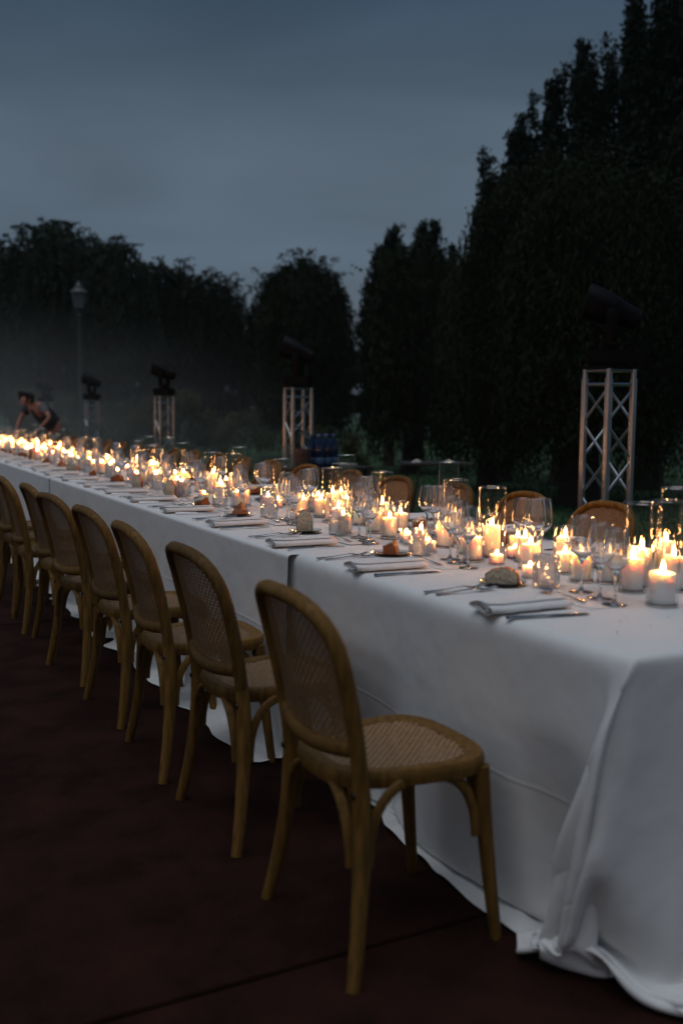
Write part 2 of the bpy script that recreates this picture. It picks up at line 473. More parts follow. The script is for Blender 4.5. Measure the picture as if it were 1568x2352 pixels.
def willow_crown(H, rx, n, per, leaf, base=0.1, tufts=40):
    # strands fall from an uneven dome; a few tufts stand above it
    lob = R.random((7, 3)); lob[:, 0] *= 2 * math.pi
    th = R.random(n) * 2 * math.pi; u = R.random(n)
    rr = np.sqrt(u) * (0.72 + 0.28 * R.random(n))
    bump = sum(0.10 * np.cos(th * (k + 1) + lob[k, 0]) * lob[k, 1] for k in range(7))
    rad_ = rr * rx * (1 + bump)
    zt = H * (base + (1 - base) * (0.55 + 0.45 * np.sqrt(np.clip(1 - rr ** 2.2, 0, 1)))) * (1 - 0.06 * R.random(n)) * (1 + 0.35 * bump)
    zt = np.minimum(zt, H)
    L = (zt - H * base) * (0.25 + 0.75 * R.random(n))
    t = (np.arange(per) + R.random((n, per))) / per
    drift = 0.10 * rx
    px = (rad_[:, None] + drift * t ** 0.5) * np.cos(th)[:, None] + R.normal(size=(n, per)) * 0.05
    py = (rad_[:, None] + drift * t ** 0.5) * np.sin(th)[:, None] + R.normal(size=(n, per)) * 0.05
    pz = zt[:, None] - L[:, None] * t
    c = np.stack([px, py, pz], -1).reshape(-1, 3)
    ax = np.stack([R.normal(size=n * per) * 0.35, R.normal(size=n * per) * 0.35, -np.ones(n * per)], -1)
    v = [leaf_quads(c, ax, leaf * (0.7 + 0.6 * R.random(n * per)), leaf * 0.30)]
    if tufts:
        k = 26
        th2 = R.random(tufts) * 2 * math.pi; r2 = np.sqrt(R.random(tufts)) * rx * 0.85
        z2 = H * (base + (1 - base) * (0.55 + 0.45 * np.sqrt(np.clip(1 - (r2 / rx) ** 2, 0, 1))))
        tt = R.random((tufts, k))
        rise = (0.05 + 0.09 * R.random(tufts))[:, None] * H
        lx = R.normal(size=(tufts, 1)) * 0.05 * H
        cc = np.stack([r2[:, None] * np.cos(th2)[:, None] + lx * tt + R.normal(size=(tufts, k)) * leaf * 0.45,
                       r2[:, None] * np.sin(th2)[:, None] + R.normal(size=(tufts, k)) * leaf * 0.45,
                       z2[:, None] + rise * (tt - 0.15) - (tt ** 4) * rise * 0.25], -1).reshape(-1, 3)
        v.append(leaf_quads(cc, R.normal(size=(tufts * k, 3)) + [0, 0, -0.4], leaf * (0.6 + 0.5 * R.random(tufts * k)), leaf * 0.34))
    return np.concatenate(v)

def plume(x, y, z0, z1, r, n, leaf, lean=(0, 0)):
    """one leafy leader of a feathery tree: shoots sweep up and out, then their ends hang down"""
    m = max(14, int(n / 46)); per = 46
    t0 = R.random(m) ** 0.75; t0[:4] = (0.80, 0.88, 0.94, 0.97)
    a = R.random(m) * 2 * math.pi
    taper = np.clip(1.2 - t0, 0.16, 1) ** 0.6
    out = 1.15 * r * taper * (0.35 + 0.75 * R.random(m))
    rise = (z1 - z0) * (0.05 + 0.07 * R.random(m)) * (0.6 + 0.4 * taper)
    hang = (0.25 + 1.2 * R.random(m)) * (0.35 + 0.65 * taper) * np.where(R.random(m) < 0.30, 0.05, 1.0)
    ztop = z0 + (z1 - z0) * t0 * 0.97
    rise = np.minimum(rise, (z1 - ztop) + 0.04 * (z1 - z0))
    s = R.random((m, per))
    s = np.where(R.random((m, per)) < 0.6, np.round(s * 7) / 7 + R.normal(size=(m, per)) * 0.03, s)
    s = np.clip(s, 0, 1.05)
    rad_ = out[:, None] * s ** 0.75
    ja = 0.05 + 0.10 * r * (1.0 - 0.6 * s)
    px = x + lean[0] * (t0[:, None] + 0.3 * s) + rad_ * np.cos(a)[:, None] + R.normal(size=(m, per)) * ja
    py = y + lean[1] * (t0[:, None] + 0.3 * s) + rad_ * np.sin(a)[:, None] + R.normal(size=(m, per)) * ja
    pz = ztop[:, None] + rise[:, None] * np.sin(np.minimum(s * 1.5, 1) * math.pi / 2) - hang[:, None] * s ** 2.4 + R.normal(size=(m, per)) * leaf * 0.4
    c = np.stack([px, py, pz], -1).reshape(-1, 3)
    dz = np.where(s > 0.55, -1.0, 0.6)
    ax = np.stack([np.cos(a)[:, None] * 0.5 + 0 * s, np.sin(a)[:, None] * 0.5 + 0 * s, dz], -1).reshape(-1, 3) + R.normal(size=(m * per, 3)) * 0.45
    return leaf_quads(c, ax, leaf * (0.6 + 0.7 * R.random(m * per)), leaf * 0.42)

def clump_crown(H, rx, nclump, per, leaf, base=0.08):
    v = []
    for k in range(nclump):
        a = R.random() * 2 * math.pi; e = R.random()
        z = H * (base + (1 - base) * (0.10 + 0.80 * e)); lim = rx * math.sqrt(max(0.05, 1 - ((e - 0.38) / 0.68) ** 2))
        r_ = lim * math.sqrt(0.25 + 0.75 * R.random())
        cr = rx * (0.20 + 0.16 * R.random())
        d = R.normal(size=(per, 3)); d = unit(d) * (R.random((per, 1)) ** 0.5) * cr * np.array([1, 1, 0.9])
        c = d + [r_ * math.cos(a), r_ * math.sin(a), z]
        # hanging fringe below each clump
        c[:, 2] -= np.where(R.random(per) < 0.35, R.random(per) * cr * 1.3, 0)
        v.append(leaf_quads(c, R.normal(size=(per, 3)) + [0, 0, -0.7], leaf * (0.6 + 0.7 * R.random(per)), leaf * 0.42))
    return np.concatenate(v)

def trunk(parent, H, r, limbs=5, split=0.3, lean=0.0):
    b = MB()
    pts = [Vector((lean * t * t * H * 0.3 + 0.04 * math.sin(t * 5), 0.05 * math.sin(t * 4 + 1), H * 0.7 * t - 0.25)) for t in np.linspace(0, 1, 7)]
    b.tube(pts, [r * 1.35, r * 1.05, r * 0.95, r * 0.8, r * 0.6, r * 0.45, r * 0.25], 9)
    for k in range(limbs):
        a = k * 2.4 + 0.5; p0 = pts[2 + k % 3]
        l = H * (0.22 + 0.1 * random.random())
        pp = [p0 + Vector((math.cos(a) * l * 0.6 * t, math.sin(a) * l * 0.6 * t, l * (t ** 0.8))) for t in (0, 0.35, 0.7, 1)]
        b.tube(pp, [r * 0.5, r * 0.38, r * 0.25, r * 0.1], 6)
    return b.build('trunk', M['bark'], parent)

def tree(name, px, D, verts, mat, label, group, H, r=0.2, limbs=5, lean=0.0):
    x, y = at(px, D)
    root = empty(name, (x, y, float(lawn_z(x, y))))
    np_mesh('crown', verts, np.arange(len(verts)).reshape(-1, 4), mat, root)
    trunk(root, H, r, limbs, lean=lean)
    tag(root, label, 'tree', group)
    return root

def px2m(p, D): return p * D / FPX
GT = 'trees around the lawn'
tree('broadleaf_tree', -30, 41, willow_crown(hgt(565, 41), px2m(150, 41), 900, 28, 0.26, 0.03, 70), M['broad'], 'dark tree cut off by the left edge of the picture', GT, 7.6, 0.25)
tree('broadleaf_tree', 128, 38, willow_crown(hgt(536, 38), px2m(132, 38), 1000, 30, 0.25, 0.03, 80), M['broad'], 'tallest dark tree of the hazy left treeline, above the street lamp', GT, 8.0, 0.26)
tree('broadleaf_tree', 268, 36, willow_crown(hgt(574, 36), px2m(100, 36), 800, 28, 0.24, 0.03, 60), M['broad'], 'dark rounded tree just right of the street lamp', GT, 7.0, 0.24)
tree('willow_tree', 402, 41, willow_crown(hgt(612, 41), px2m(72, 41), 600, 26, 0.24, 0.03), M['willow'], 'small hazy tree in the dip of the left treeline', GT, 6.6, 0.2)
tree('willow_tree', 490, 43, willow_crown(hgt(636, 43), px2m(92, 43), 700, 26, 0.24, 0.03), M['willow'], 'low drooping tree left of the lone domed willow', GT, 6.5, 0.2)
tree('willow_tree', 694, 30, willow_crown(hgt(594, 30), px2m(122, 30), 1500, 32, 0.18, 0.02), M['willow'], 'lone domed willow in the middle behind the truss tower', GT, 5.6, 0.22)
tree('willow_tree', 940, 23, willow_crown(hgt(552, 23), px2m(122, 23), 1700, 32, 0.15, 0.04), M['willow'], 'drooping willow with thin hanging strands in front of two leafy tips', GT, 4.8, 0.2, lean=0.3)
v = np.concatenate([plume(0, 0, 2.2, hgt(522, 26), px2m(34, 26), 2600, 0.16), plume(-.3, 0.1, 2.0, hgt(560, 26), px2m(22, 26), 1400, 0.16)])
tree('poplar_tree', 892, 26, v, M['poplar'], 'narrow leafy tree tip left of the twin tip, behind the willow', GT, 5.5, 0.14)
v = np.concatenate([plume(0, 0, 2.2, hgt(497, 27), px2m(26, 27), 2600, 0.16), plume(0.22, -.12, 2.2, hgt(508, 27), px2m(18, 27), 1500, 0.16, (0.1, 0)), plume(0.45, -.2, 2.0, hgt(548, 27), px2m(15, 27), 900, 0.15, (0.3, -0.12))])
tree('poplar_tree', 960, 27, v, M['poplar'], 'narrow twin-tipped tree rising in the gap left of the big trees', GT, 5.8, 0.14)
tree('willow_tree', 1120, 17.5, willow_crown(hgt(560, 17.5), px2m(120, 17.5), 1700, 46, 0.09, 0.05), M['willow'], 'low willow under the outer branches of the tall trees', GT, 3.9, 0.18, lean=-0.2)
tree('willow_tree', 1330, 14.5, willow_crown(hgt(372, 14.5), px2m(265, 14.5), 3400, 62, 0.085, 0.06, 150), M['willow'], 'big dark willow right behind the nearest truss tower', GT, 4.6, 0.28)

def spired(spires, cx, D, leaf=0.115):
    v = []
    s, c = math.sin(YAW), math.cos(YAW)
    for (px, py, wpx, n, lean) in spires:
        l = px2m(px - cx, D); dd = random.uniform(-0.7, 0.7)
        H = hgt(py, D)
        v.append(plume(c * l + s * dd, -s * l + c * dd, H * 0.22, H, px2m(wpx, D), int(n * 1.5), leaf, (c * px2m(lean, D), -s * px2m(lean, D))))
    return np.concatenate(v)
OUT = [(1060, 430), (1085, 365), (1180, 270), (1280, 150), (1330, 150), (1390, 55), (1450, 10), (1568, -120), (1660, -200)]
def edge_sprays(a, b):
    """ragged filling shoots between the leaders, along the outline of the big trees"""
    o = []
    for px in np.arange(a, b, 17):
        px = px + random.uniform(-7, 7)
        py = np.interp(px, [p[0] for p in OUT], [p[1] for p in OUT])
        for dy, w in ((random.uniform(35, 100), random.uniform(9, 17)), (random.uniform(120, 230), random.uniform(16, 28))):
            o.append((px, py + dy, w, 620, random.uniform(4, 26)))
    return o
v = spired(edge_sprays(1072, 1215) + [(1080, 350, 9, 460, 14), (1182, 258, 8, 460, 8), (1140, 322, 8, 360, 10), (1085, 365, 26, 1500, 18), (1110, 440, 34, 2600, -10), (1150, 330, 34, 3000, 8), (1180, 268, 22, 1800, 6), (1205, 330, 40, 4200, 0), (1130, 420, 40, 3200, 0)], 1150, 20)
tree('tall_tree', 1150, 20, v, M['poplar'], 'tall tree with loose upswept sprays at the outer edge of the big trees', GT, 6.2, 0.2)
v = spired(edge_sprays(1215, 1345) + [(1270, 142, 8, 420, 14), (1332, 118, 7, 340, 8), (1225, 222, 8, 360, 8), (1245, 205, 30, 3000, 4), (1280, 145, 28, 2600, 10), (1300, 210, 40, 4400, 0), (1335, 125, 16, 1400, 0), (1350, 230, 46, 5200, 0)], 1295, 19)
tree('tall_tree', 1295, 19, v, M['poplar'], 'tall tree with two dark peaks, second step of the big trees', GT, 7.2, 0.24)
v = spired(edge_sprays(1345, 1560) + [(1392, 40, 9, 460, 14), (1362, 90, 8, 360, 10), (1385, 60, 26, 3000, 14), (1425, 15, 26, 3000, 6), (1420, 120, 48, 6000, 0), (1470, -60, 34, 4200, 0), (1490, 40, 52, 7000, 0), (1530, -110, 40, 5000, 0), (1575, -60, 60, 8000, 0)], 1480, 18)
tree('tall_tree', 1480, 18, v, M['poplar'], 'tallest dark tree running out of the top right of the picture', GT, 8.6, 0.3)
tree('willow_tree', 1640, 15.5, willow_crown(hgt(240, 15.5), px2m(170, 15.5), 1300, 34, 0.14), M['willow'], 'dark willow at the right edge behind the nearest truss tower', GT, 5.2, 0.22)

# far wood closing the view
def far_woods():
    v = []
    for px in range(-150, 1800, 26):
        D = 52 + 8 * R.random()
        x, y = at(px, D)
        H = hgt(705 + 45 * R.random(), D); r_ = px2m(40, D)
        cr = clump_crown(H, r_, 14, 150, 0.55, base=0.0) + [x, y, 0]
        v.append(cr)
    v = np.concatenate(v)
    o = np_mesh('far_woods', v, np.arange(len(v)).reshape(-1, 4), M['broad'], kind='stuff')
    o['label'] = 'dark wood closing the far side of the park'
far_woods()

# shrubs
def bush(px, D, H, rx, label, per=420, ncl=16, leaf=0.07):
    x, y = at(px, D)
    root = empty('shrub', (x, y, float(lawn_z(x, y))))
    v = clump_crown(H, rx, ncl, per, leaf, base=0.0)
    np_mesh('foliage', v, np.arange(len(v)).reshape(-1, 4), M['shrub'], root)
    b = MB()
    for k in range(4):
        a = k * 1.6; b.tube([(0.03 * math.cos(a), 0.03 * math.sin(a), -0.05), (rx * 0.3 * math.cos(a), rx * 0.3 * math.sin(a), H * 0.4)], [0.02, 0.01], 5)
    b.build('stem', M['bark'], root)
    tag(root, label, 'shrub', 'shrubs at the edge of the lawn')
bush(395, 24, hgt(878, 24), 1.05, 'rounded pale shrub right of the third truss tower', 700, 22)
bush(290, 27, hgt(905, 27), 0.95, 'low shrub between the third and fourth truss towers', 600, 18)
bush(20, 26, hgt(880, 26), 1.4, 'wide shrub in the smoke at the left edge, behind the waiter', 700, 22)
bush(175, 29, hgt(890, 29), 1.1, 'hazy shrub at the foot of the street lamp', 600, 18)
bush(770, 19, hgt(948, 19), 0.7, 'small dark shrub behind the blue bottles', 500, 14)
bush(560, 27, hgt(925, 27), 1.0, 'low shrub left of the second truss tower', 500, 16)

# ------------------------------------------------------------------ tablecloths
def near_cloth():
    """settle the first cloth over the table end: position based dynamics on a 25 mm grid"""
    R = np.random.default_rng(5)
    dx = 0.0215; drop = 0.84
    u = np.arange(-drop, W_TAB + drop, dx); vv = np.arange(-0.92, 1.751, dx)
    U, V = np.meshgrid(u, vv, indexing='ij'); nx, ny = U.shape
    P = np.stack([U, V, np.full_like(U, T + 0.02)], -1)
    P += R.normal(size=P.shape) * 0.0015
    pin = (U > 0.02) & (U < W_TAB - 0.02) & (V > 0.02)
    P[pin] = np.stack([U, V, np.full_like(U, T + 0.004)], -1)[pin]
    inv = np.where(pin, 0.0, 1.0)
    X = P.copy(); vel = np.zeros_like(P)
    ear = ((U < 0) & (V < 0))
    dt = 1 / 60.; steps = 330
    def con(a, b, L, k):
        d = X[b] - X[a]; l = np.sqrt((d * d).sum(-1)) + 1e-9
        wa, wb = inv[a], inv[b]; w = wa + wb; w = np.where(w == 0, 1, w)
        c = (k * (l - L) / l / w)[..., None] * d
        X[a] += c * wa[..., None]; X[b] -= c * wb[..., None]
    s = slice
    groups = []
    for o in (0, 1):
        n1 = (nx - o) // 2 * 2 + o
        groups.append(((s(o, n1, 2), s(None)), (s(o + 1, n1, 2), s(None)), dx, 1.0))
        n2 = (ny - o) // 2 * 2 + o
        groups.append(((s(None), s(o, n2, 2)), (s(None), s(o + 1, n2, 2)), dx, 1.0))
    for o in (0, 1):
        n1 = (nx - o) // 2 * 2 + o
        a1, b1 = s(o, n1, 2), s(o + 1, n1, 2)
        groups.append(((a1, s(0, -1)), (b1, s(1, None)), dx * 1.41421, 0.35))
        groups.append(((a1, s(1, None)), (b1, s(0, -1)), dx * 1.41421, 0.35))
    bend = []
    for st in (2, 4):
        for o in range(2 * st):
            pass
    def bendc(st, k):
        # gathered together, averaged: soft, so order does not matter
        for axis in (0, 1):
            a = (s(0, -st), s(None)) if axis == 0 else (s(None), s(0, -st))
            b = (s(st, None), s(None)) if axis == 0 else (s(None), s(st, None))
            d = X[b] - X[a]; l = np.sqrt((d * d).sum(-1)) + 1e-9
            c = (k * (l - st * dx) / l * 0.5)[..., None] * d
            X[a] += c * inv[a][..., None]; X[b] -= c * inv[b][..., None]
    def boxpush(lo, hi, r, thick):
        c = (np.array(lo) + np.array(hi)) / 2; h = (np.array(hi) - np.array(lo)) / 2 - r
        p = X - c; sg = np.where(p < 0, -1.0, 1.0); q_ = np.abs(p) - h
        out = np.maximum(q_, 0); l = np.sqrt((out ** 2).sum(-1))
        dist = l - r
        near = (l > 1e-9) & (dist < thick)
        n = out / np.maximum(l, 1e-9)[..., None] * sg
        push = np.where(near, thick - dist, 0.0)
        X[...] += n * (push * inv)[..., None]
        ins = l <= 1e-9
        if ins.any():
            k = np.argmax(q_[ins], -1); pi = X[ins]; qi = q_[ins]; si = sg[ins]
            amount = -qi[np.arange(len(k)), k] + r + thick
            pi[np.arange(len(k)), k] += amount * si[np.arange(len(k)), k]
            X[ins] = np.where(inv[ins][:, None] > 0, pi, X[ins])
        return near
    for it in range(steps):
        g = np.zeros_like(P); g[..., 2] = -9.8
        f = 4.5 if it < 230 else 1.6
        floor = -0.30 if it < 130 else -0.30 + 0.306 * min(1.0, (it - 130) / 130.0)
        tuck = 3.2 if it > 130 else 0.0
        g[..., 1] -= np.where((V < -0.35) & (U > 0.0) & (it > 130), 1.6, 0.0)
        g[..., 0] += np.where((U < -0.30) & (V > 0.1), tuck * np.where((V > 0.36) & (V < 0.98), 0.1, 1.0), 0.0)
        if it > 130:
            lowe = ear & (P[..., 2] < 0.30)
            g[..., 0] += np.where(lowe, 60 * (0.01 - P[..., 0]), 0.0); g[..., 1] += np.where(lowe, 60 * (0.17 - P[..., 1]), 0.0)
        g[..., 1] += np.where(ear, f, 0.0); g[..., 0] += np.where(ear, 0.9, 0.0)
        vel += g * dt * inv[..., None]; vel *= 0.975
        X = P + vel * dt
        X[pin] = P[pin]
        for k in range(11):
            for a, b, L, st in groups: con(a, b, L, st)
            bendc(2, 0.06)
            if k % 3 == 2:
                boxpush((0, 0, T - 0.05), (W_TAB, 6, T), 0.010, 0.004)
                boxpush((0.03, 0.03, T - 0.25), (W_TAB - 0.03, 6, T - 0.05), 0.02, 0.004)
                boxpush((0.14, 0.015, -0.5), (W_TAB - 0.14, 6, T - 0.20), 0.03, 0.004)
                X[..., 0] = np.where(ear & (X[..., 1] > 0.0) & (X[..., 2] > 0.28), np.minimum(X[..., 0], -0.016), X[..., 0])
                if it > 130:
                    qx, qy = X[..., 0], X[..., 1]
                    hump = np.where(ear, 0.105 * np.exp(-(((qx - 0.0) / 0.11) ** 2 + ((qy - 0.12) / 0.13) ** 2)) * (0.62 + 0.38 * np.sin(qx * 46 + 3 * np.sin(qy * 21)) * np.sin(qy * 39 + 1)), 0.0)
                    fl = floor + hump + 0.016 * np.abs(np.sin(qy * 17 + np.sin(qx * 30)) * np.sin(qx * 23 + 1 + np.sin(qy * 9)))
                else: fl = np.full(X.shape[:2], floor)
                low = X[..., 2] < fl
                X[..., 2] = np.where(low, fl, X[..., 2])
                X[..., :2] = np.where(low[..., None], P[..., :2] + 0.45 * (X[..., :2] - P[..., :2]), X[..., :2])
        vel = (X - P) / dt
        sp = np.sqrt((vel ** 2).sum(-1, keepdims=True)); vel *= np.minimum(1, 4.0 / np.maximum(sp, 1e-6))
        P = X.copy()
    return P, U, V

def cloth_obj(P, U, V, mat, label):
    nx, ny = U.shape
    idx = np.arange(nx * ny).reshape(nx, ny)
    qd = np.stack([idx[:-1, :-1], idx[1:, :-1], idx[1:, 1:], idx[:-1, 1:]], -1).reshape(-1, 4)
    far_ = np.hypot(np.minimum(U, 0), np.minimum(V, 0)) > 1.0          # the corners of the cloth are cut round
    if V.min() < 0: qd = qd[~far_.ravel()[qd].any(1)]
    o = np_mesh('tablecloth', P.reshape(-1, 3), qd, mat, smooth=True)
    uvl = o.data.uv_layers.new(name='rest')
    lv = np.empty(len(o.data.loops), np.int32); o.data.loops.foreach_get('vertex_index', lv)
    uvl.data.foreach_set('uv', np.stack([U.ravel()[lv], V.ravel()[lv]], -1).astype(np.float32).ravel())
    tag(o, label, 'tablecloth', 'white tablecloths of the long table')
    return o

P_, U_, V_ = near_cloth()
c1 = cloth_obj(P_, U_, V_, cloth_mat('white_linen'), 'white tablecloth over the near table end, bunched on the floor at its corner')
sub = c1.modifiers.new('smooth', 'SUBSURF'); sub.levels = 1; sub.render_levels = 1

def far_cloth(y0, y1, seed, label):
    rr = np.random.default_rng(seed)
    drop = 0.90
    us = np.concatenate([np.linspace(-drop, -0.03, 26), np.linspace(-0.02, 0.02, 7), np.linspace(0.06, W_TAB - 0.06, 16), np.linspace(W_TAB - 0.02, W_TAB + 0.02, 7), np.linspace(W_TAB + 0.03, W_TAB + drop, 26)])
    vs = np.arange(y0, y1 + 0.02, 0.04)
    U, V = np.meshgrid(us, vs, indexing='ij')
    k = rr.random((9, 3))
    fold = sum(np.sin(V * (5 + 16 * k[i, 0]) + 6.28 * k[i, 1]) * (0.3 + 0.7 * k[i, 2]) for i in range(9)) / 3
    ruff = sum(np.sin(V * (14 + 30 * k[i, 1]) + 6.28 * k[i, 0]) for i in range(9)) / 4
    X = U.copy(); Z = np.full_like(U, T + 0.0015)
    for side in (0, 1):
        e = -U if side == 0 else U - W_TAB
        r_ = 0.012
        a = np.clip(e + r_, 0, None) / r_
        ang = np.clip(a, 0, math.pi / 2)
        hang = np.clip(e + r_ - r_ * math.pi / 2, 0, None)
        off = -r_ + r_ * np.sin(ang)
        zz = T + 0.0015 - r_ * (1 - np.cos(ang)) - hang
        amt = np.clip(hang / 0.75, 0, 1)
        off = off + fold * 0.016 * amt ** 1.3 + 0.01 * amt
        exc = np.clip(0.012 - zz, 0, None)
        off = off + exc * (0.75 + 0.25 * ruff)
        zz = np.maximum(zz, 0.008 + 0.028 * np.abs(ruff) * np.clip(exc * 14, 0, 1) * np.clip(1.4 - exc * 12, 0.15, 1))
        m = e + r_ > 0
        X = np.where(m, -off if side == 0 else W_TAB + off, X)
        Z = np.where(m, zz, Z)
    open_ = np.clip((V - y0), 0, 0.12) / 0.12
    # the loose start of the cloth pulls back from its neighbour towards the floor
    Y = V + (1 - open_) * np.clip((T - Z), 0, 1) * 0.055
    return cloth_obj(np.stack([X, Y, Z], -1), U, V, cloth_mat('white_linen', y0), label)
far_cloth(1.665, 5.84, 3, 'white tablecloth between the seam behind the nearest chairs and the middle chairs')
far_cloth(5.85, 9.95, 5, 'white tablecloth along the middle stretch of the long table')
far_cloth(9.96, 14.05, 6, 'white tablecloth along the distant stretch before the waiter')
far_cloth(14.06, 18.6, 8, 'white tablecloth at the smoky far end of the table')

# ------------------------------------------------------------------ chairs
def smooth_path(pts, n=24):
    p = np.array(pts, float); m = len(p); out = []
    ts = np.linspace(0, m - 1, n)
    for t in ts:
        i = min(int(t), m - 2); f = t - i
        p0, p1, p2, p3 = p[max(i - 1, 0)], p[i], p[i + 1], p[min(i + 2, m - 1)]
        out.append(0.5 * ((2 * p1) + (-p0 + p2) * f + (2 * p0 - 5 * p1 + 4 * p2 - p3) * f * f + (-p0 + 3 * p1 - 3 * p2 + p3) * f ** 3))
    return [tuple(x) for x in out]

def back_x(y, z):
    """leaning, slightly hollow surface of the backrest"""
    t = (z - 0.45) / 0.42
    return -0.163 - 0.045 * t - 0.052 * t * t - 0.026 * (1 - min(1, (y / 0.19) ** 2))

def make_chair():
    root = empty('cane_chair')
    SH = 0.452
    # seat ring
    def seat_pt(a, k=1.0):
        c, s = math.cos(a), math.sin(a)
        e = 0.62
        x = math.copysign(abs(c) ** e, c) * 0.205; y = math.copysign(abs(s) ** e, s)
        hw = 0.185 + 0.028 * (x / 0.205)
        return Vector((x * k + 0.01, y * hw * k, 0))
    N = 48
    b = MB(); vs = []; fs = []
    prof = [(1.0, -0.033), (1.025, -0.014), (1.02, 0.0), (1.0, 0.007), (0.95, 0.009), (0.86, 0.006), (0.81, 0.001), (0.80, -0.012), (0.82, -0.033)]
    for (k, z) in prof:
        for i in range(N):
            p = seat_pt(2 * math.pi * i / N, k); vs.append((p.x, p.y, SH + z))
    m = len(prof)
    for j in range(m):
        for i in range(N):
            fs.append((j * N + i, j * N + (i + 1) % N, ((j + 1) % m) * N + (i + 1) % N, ((j + 1) % m) * N + i))
    b.add(vs, fs); b.build('seat_frame', M['oak'], root)
    # woven cane: strands in four directions
    def strands(inside, place, ext, pitch, wd, name):
        mb = MB()
        def ribbon(p, d, lift):
            seg = []
            n = 34
            L = ext * 1.6
            run = []
            runs = []
            for i in range(n + 1):
                q_ = (p[0] + d[0] * (i / n - 0.5) * L * 2, p[1] + d[1] * (i / n - 0.5) * L * 2)
                if inside(*q_): run.append(q_)
                else:
                    if len(run) > 1: runs.append(run)
                    run = []
            if len(run) > 1: runs.append(run)
            nrm = (-d[1], d[0])
            for run in runs:
                vs = []
                for q_ in run[::2] + ([run[-1]] if (len(run) - 1) % 2 else []):
                    for sgn in (-1, 1): vs.append(place(q_[0] + nrm[0] * wd / 2 * sgn, q_[1] + nrm[1] * wd / 2 * sgn, lift))
                fs = [(2 * i, 2 * i + 1, 2 * i + 3, 2 * i + 2) for i in range(len(vs) // 2 - 1)]
                mb.add(vs, fs)
        k = int(ext / pitch) + 1
        for i in range(-k, k + 1):
            ribbon((i * pitch, 0), (0, 1), 0.0); ribbon((0, i * pitch), (1, 0), 0.0010)
        pd = pitch * 1.41
        kk = int(ext * 1.4 / pd) + 1
        for i in range(-kk, kk + 1):
            ribbon((i * pd * 0.7071, i * pd * 0.7071), (0.7071, -0.7071), 0.0020); ribbon((i * pd * 0.7071, -i * pd * 0.7071), (0.7071, 0.7071), 0.0030)
        return mb.build(name, M['cane'], root, smooth=False, kind='stuff')
    def in_seat(x, y):
        xx = (x - 0.01) / (0.205 * 0.835); hw = (0.185 + 0.028 * (x / 0.205)) * 0.835
        return abs(xx) ** 3.2 + abs(y / hw) ** 3.2 < 1
    strands(in_seat, lambda x, y, l: (x, y, SH + l - 0.001 - 0.006 * max(0, 1 - (x / 0.18) ** 2 - (y / 0.17) ** 2)), 0.23, 0.0095, 0.0060, 'seat_cane')
    # rear legs: floor to seat, then the bent hoop carries on
    for s in (-1, 1):
        MB().tube(smooth_path([(-0.205, s * 0.237, 0.0), (-0.180, s * 0.214, 0.14), (-0.164, s * 0.196, 0.28), (-0.160, s * 0.188, 0.39), (-0.165, s * 0.187, 0.472)], 16),
                  [0.0150 + 0.0055 * min(1, i / 9) - 0.0027 * max(0, (i - 11) / 4) for i in range(16)], 12, (1.11, 0.94), up=(1, 0, 0)).build('leg', M['oak'], root)
        MB().tube(smooth_path([(0.212, s * 0.192, 0.0), (0.195, s * 0.184, 0.15), (0.180, s * 0.176, 0.30), (0.172, s * 0.170, 0.432)], 14),
                  [0.0145 + 0.0062 * min(1, i / 10) for i in range(14)], 10).build('leg', M['oak'], root)
        # curved corner braces
        def arc(p0, p1, c):
            pts = []
            for i in range(9):
                t = i / 8; pts.append((1 - t) ** 2 * Vector(p0) + 2 * t * (1 - t) * Vector(c) + t * t * Vector(p1))
            MB().tube(pts, 0.0118, 8, (1.15, 0.85)).build('brace', M['oak'], root)
        arc((-0.145, s * 0.192, 0.255), (-0.050, s * 0.178, 0.428), (-0.142, s * 0.186, 0.405))
        arc((0.158, s * 0.176, 0.265), (0.060, s * 0.178, 0.428), (0.150, s * 0.176, 0.405))
        arc((-0.178, s * 0.172, 0.255), (-0.176, s * 0.060, 0.428), (-0.178, s * 0.158, 0.405))
        arc((0.176, s * 0.155, 0.265), (0.178, s * 0.060, 0.428), (0.178, s * 0.148, 0.405))
        MB().lathe([(0.0, 0), (0.008, 0), (0.007, 0.004), (0, 0.005)], 10, M=Matrix.Rotation(-math.pi / 2, 3, 'Y')).build('bolt', M['bolt'], root).location = (-0.182, s * 0.188, 0.425)
    hoop = []
    for i in range(41):
        t = i / 40
        if t < 0.32: z = 0.472 + (0.700 - 0.472) * t / 0.32; y = -(0.187 + 0.008 * t / 0.32)
        elif t > 0.68: z = 0.472 + (0.700 - 0.472) * (1 - t) / 0.32; y = 0.187 + 0.008 * (1 - t) / 0.32
        else:
            a = math.pi * (t - 0.32) / 0.36
            c, s_ = math.cos(a), math.sin(a)
            y = -math.copysign(abs(c) ** 0.70, c) * 0.195; z = 0.700 + 0.163 * abs(s_) ** 0.74
        hoop.append((back_x(y, z), y, z))
    MB().tube(hoop, 0.0178, 12, (1.1, 0.92), up=(1, 0, 0)).build('back_hoop', M['oak'], root)
    rail = []
    for i in range(21):
        y = -0.185 + 0.37 * i / 20
        rail.append((back_x(y, 0.525) - 0.010 * (1 - (y / 0.185) ** 2), y, 0.528 - 0.016 * (1 - (y / 0.185) ** 2)))
    MB().tube(rail, 0.0172, 12, (1.15, 0.9)).build('back_rail', M['oak'], root)
    def in_back(y, zc):
        z = zc + 0.69
        if z < 0.522: return False
        if z < 0.70: return abs(y) < 0.185
        return abs(y / 0.187) ** 2.8 + abs((z - 0.70) / 0.153) ** 2.8 < 1
    strands(in_back, lambda y, zc, l: (back_x(y, zc + 0.69) + l - 0.001, y, zc + 0.69), 0.20, 0.0105, 0.0058, 'back_cane')
    return root

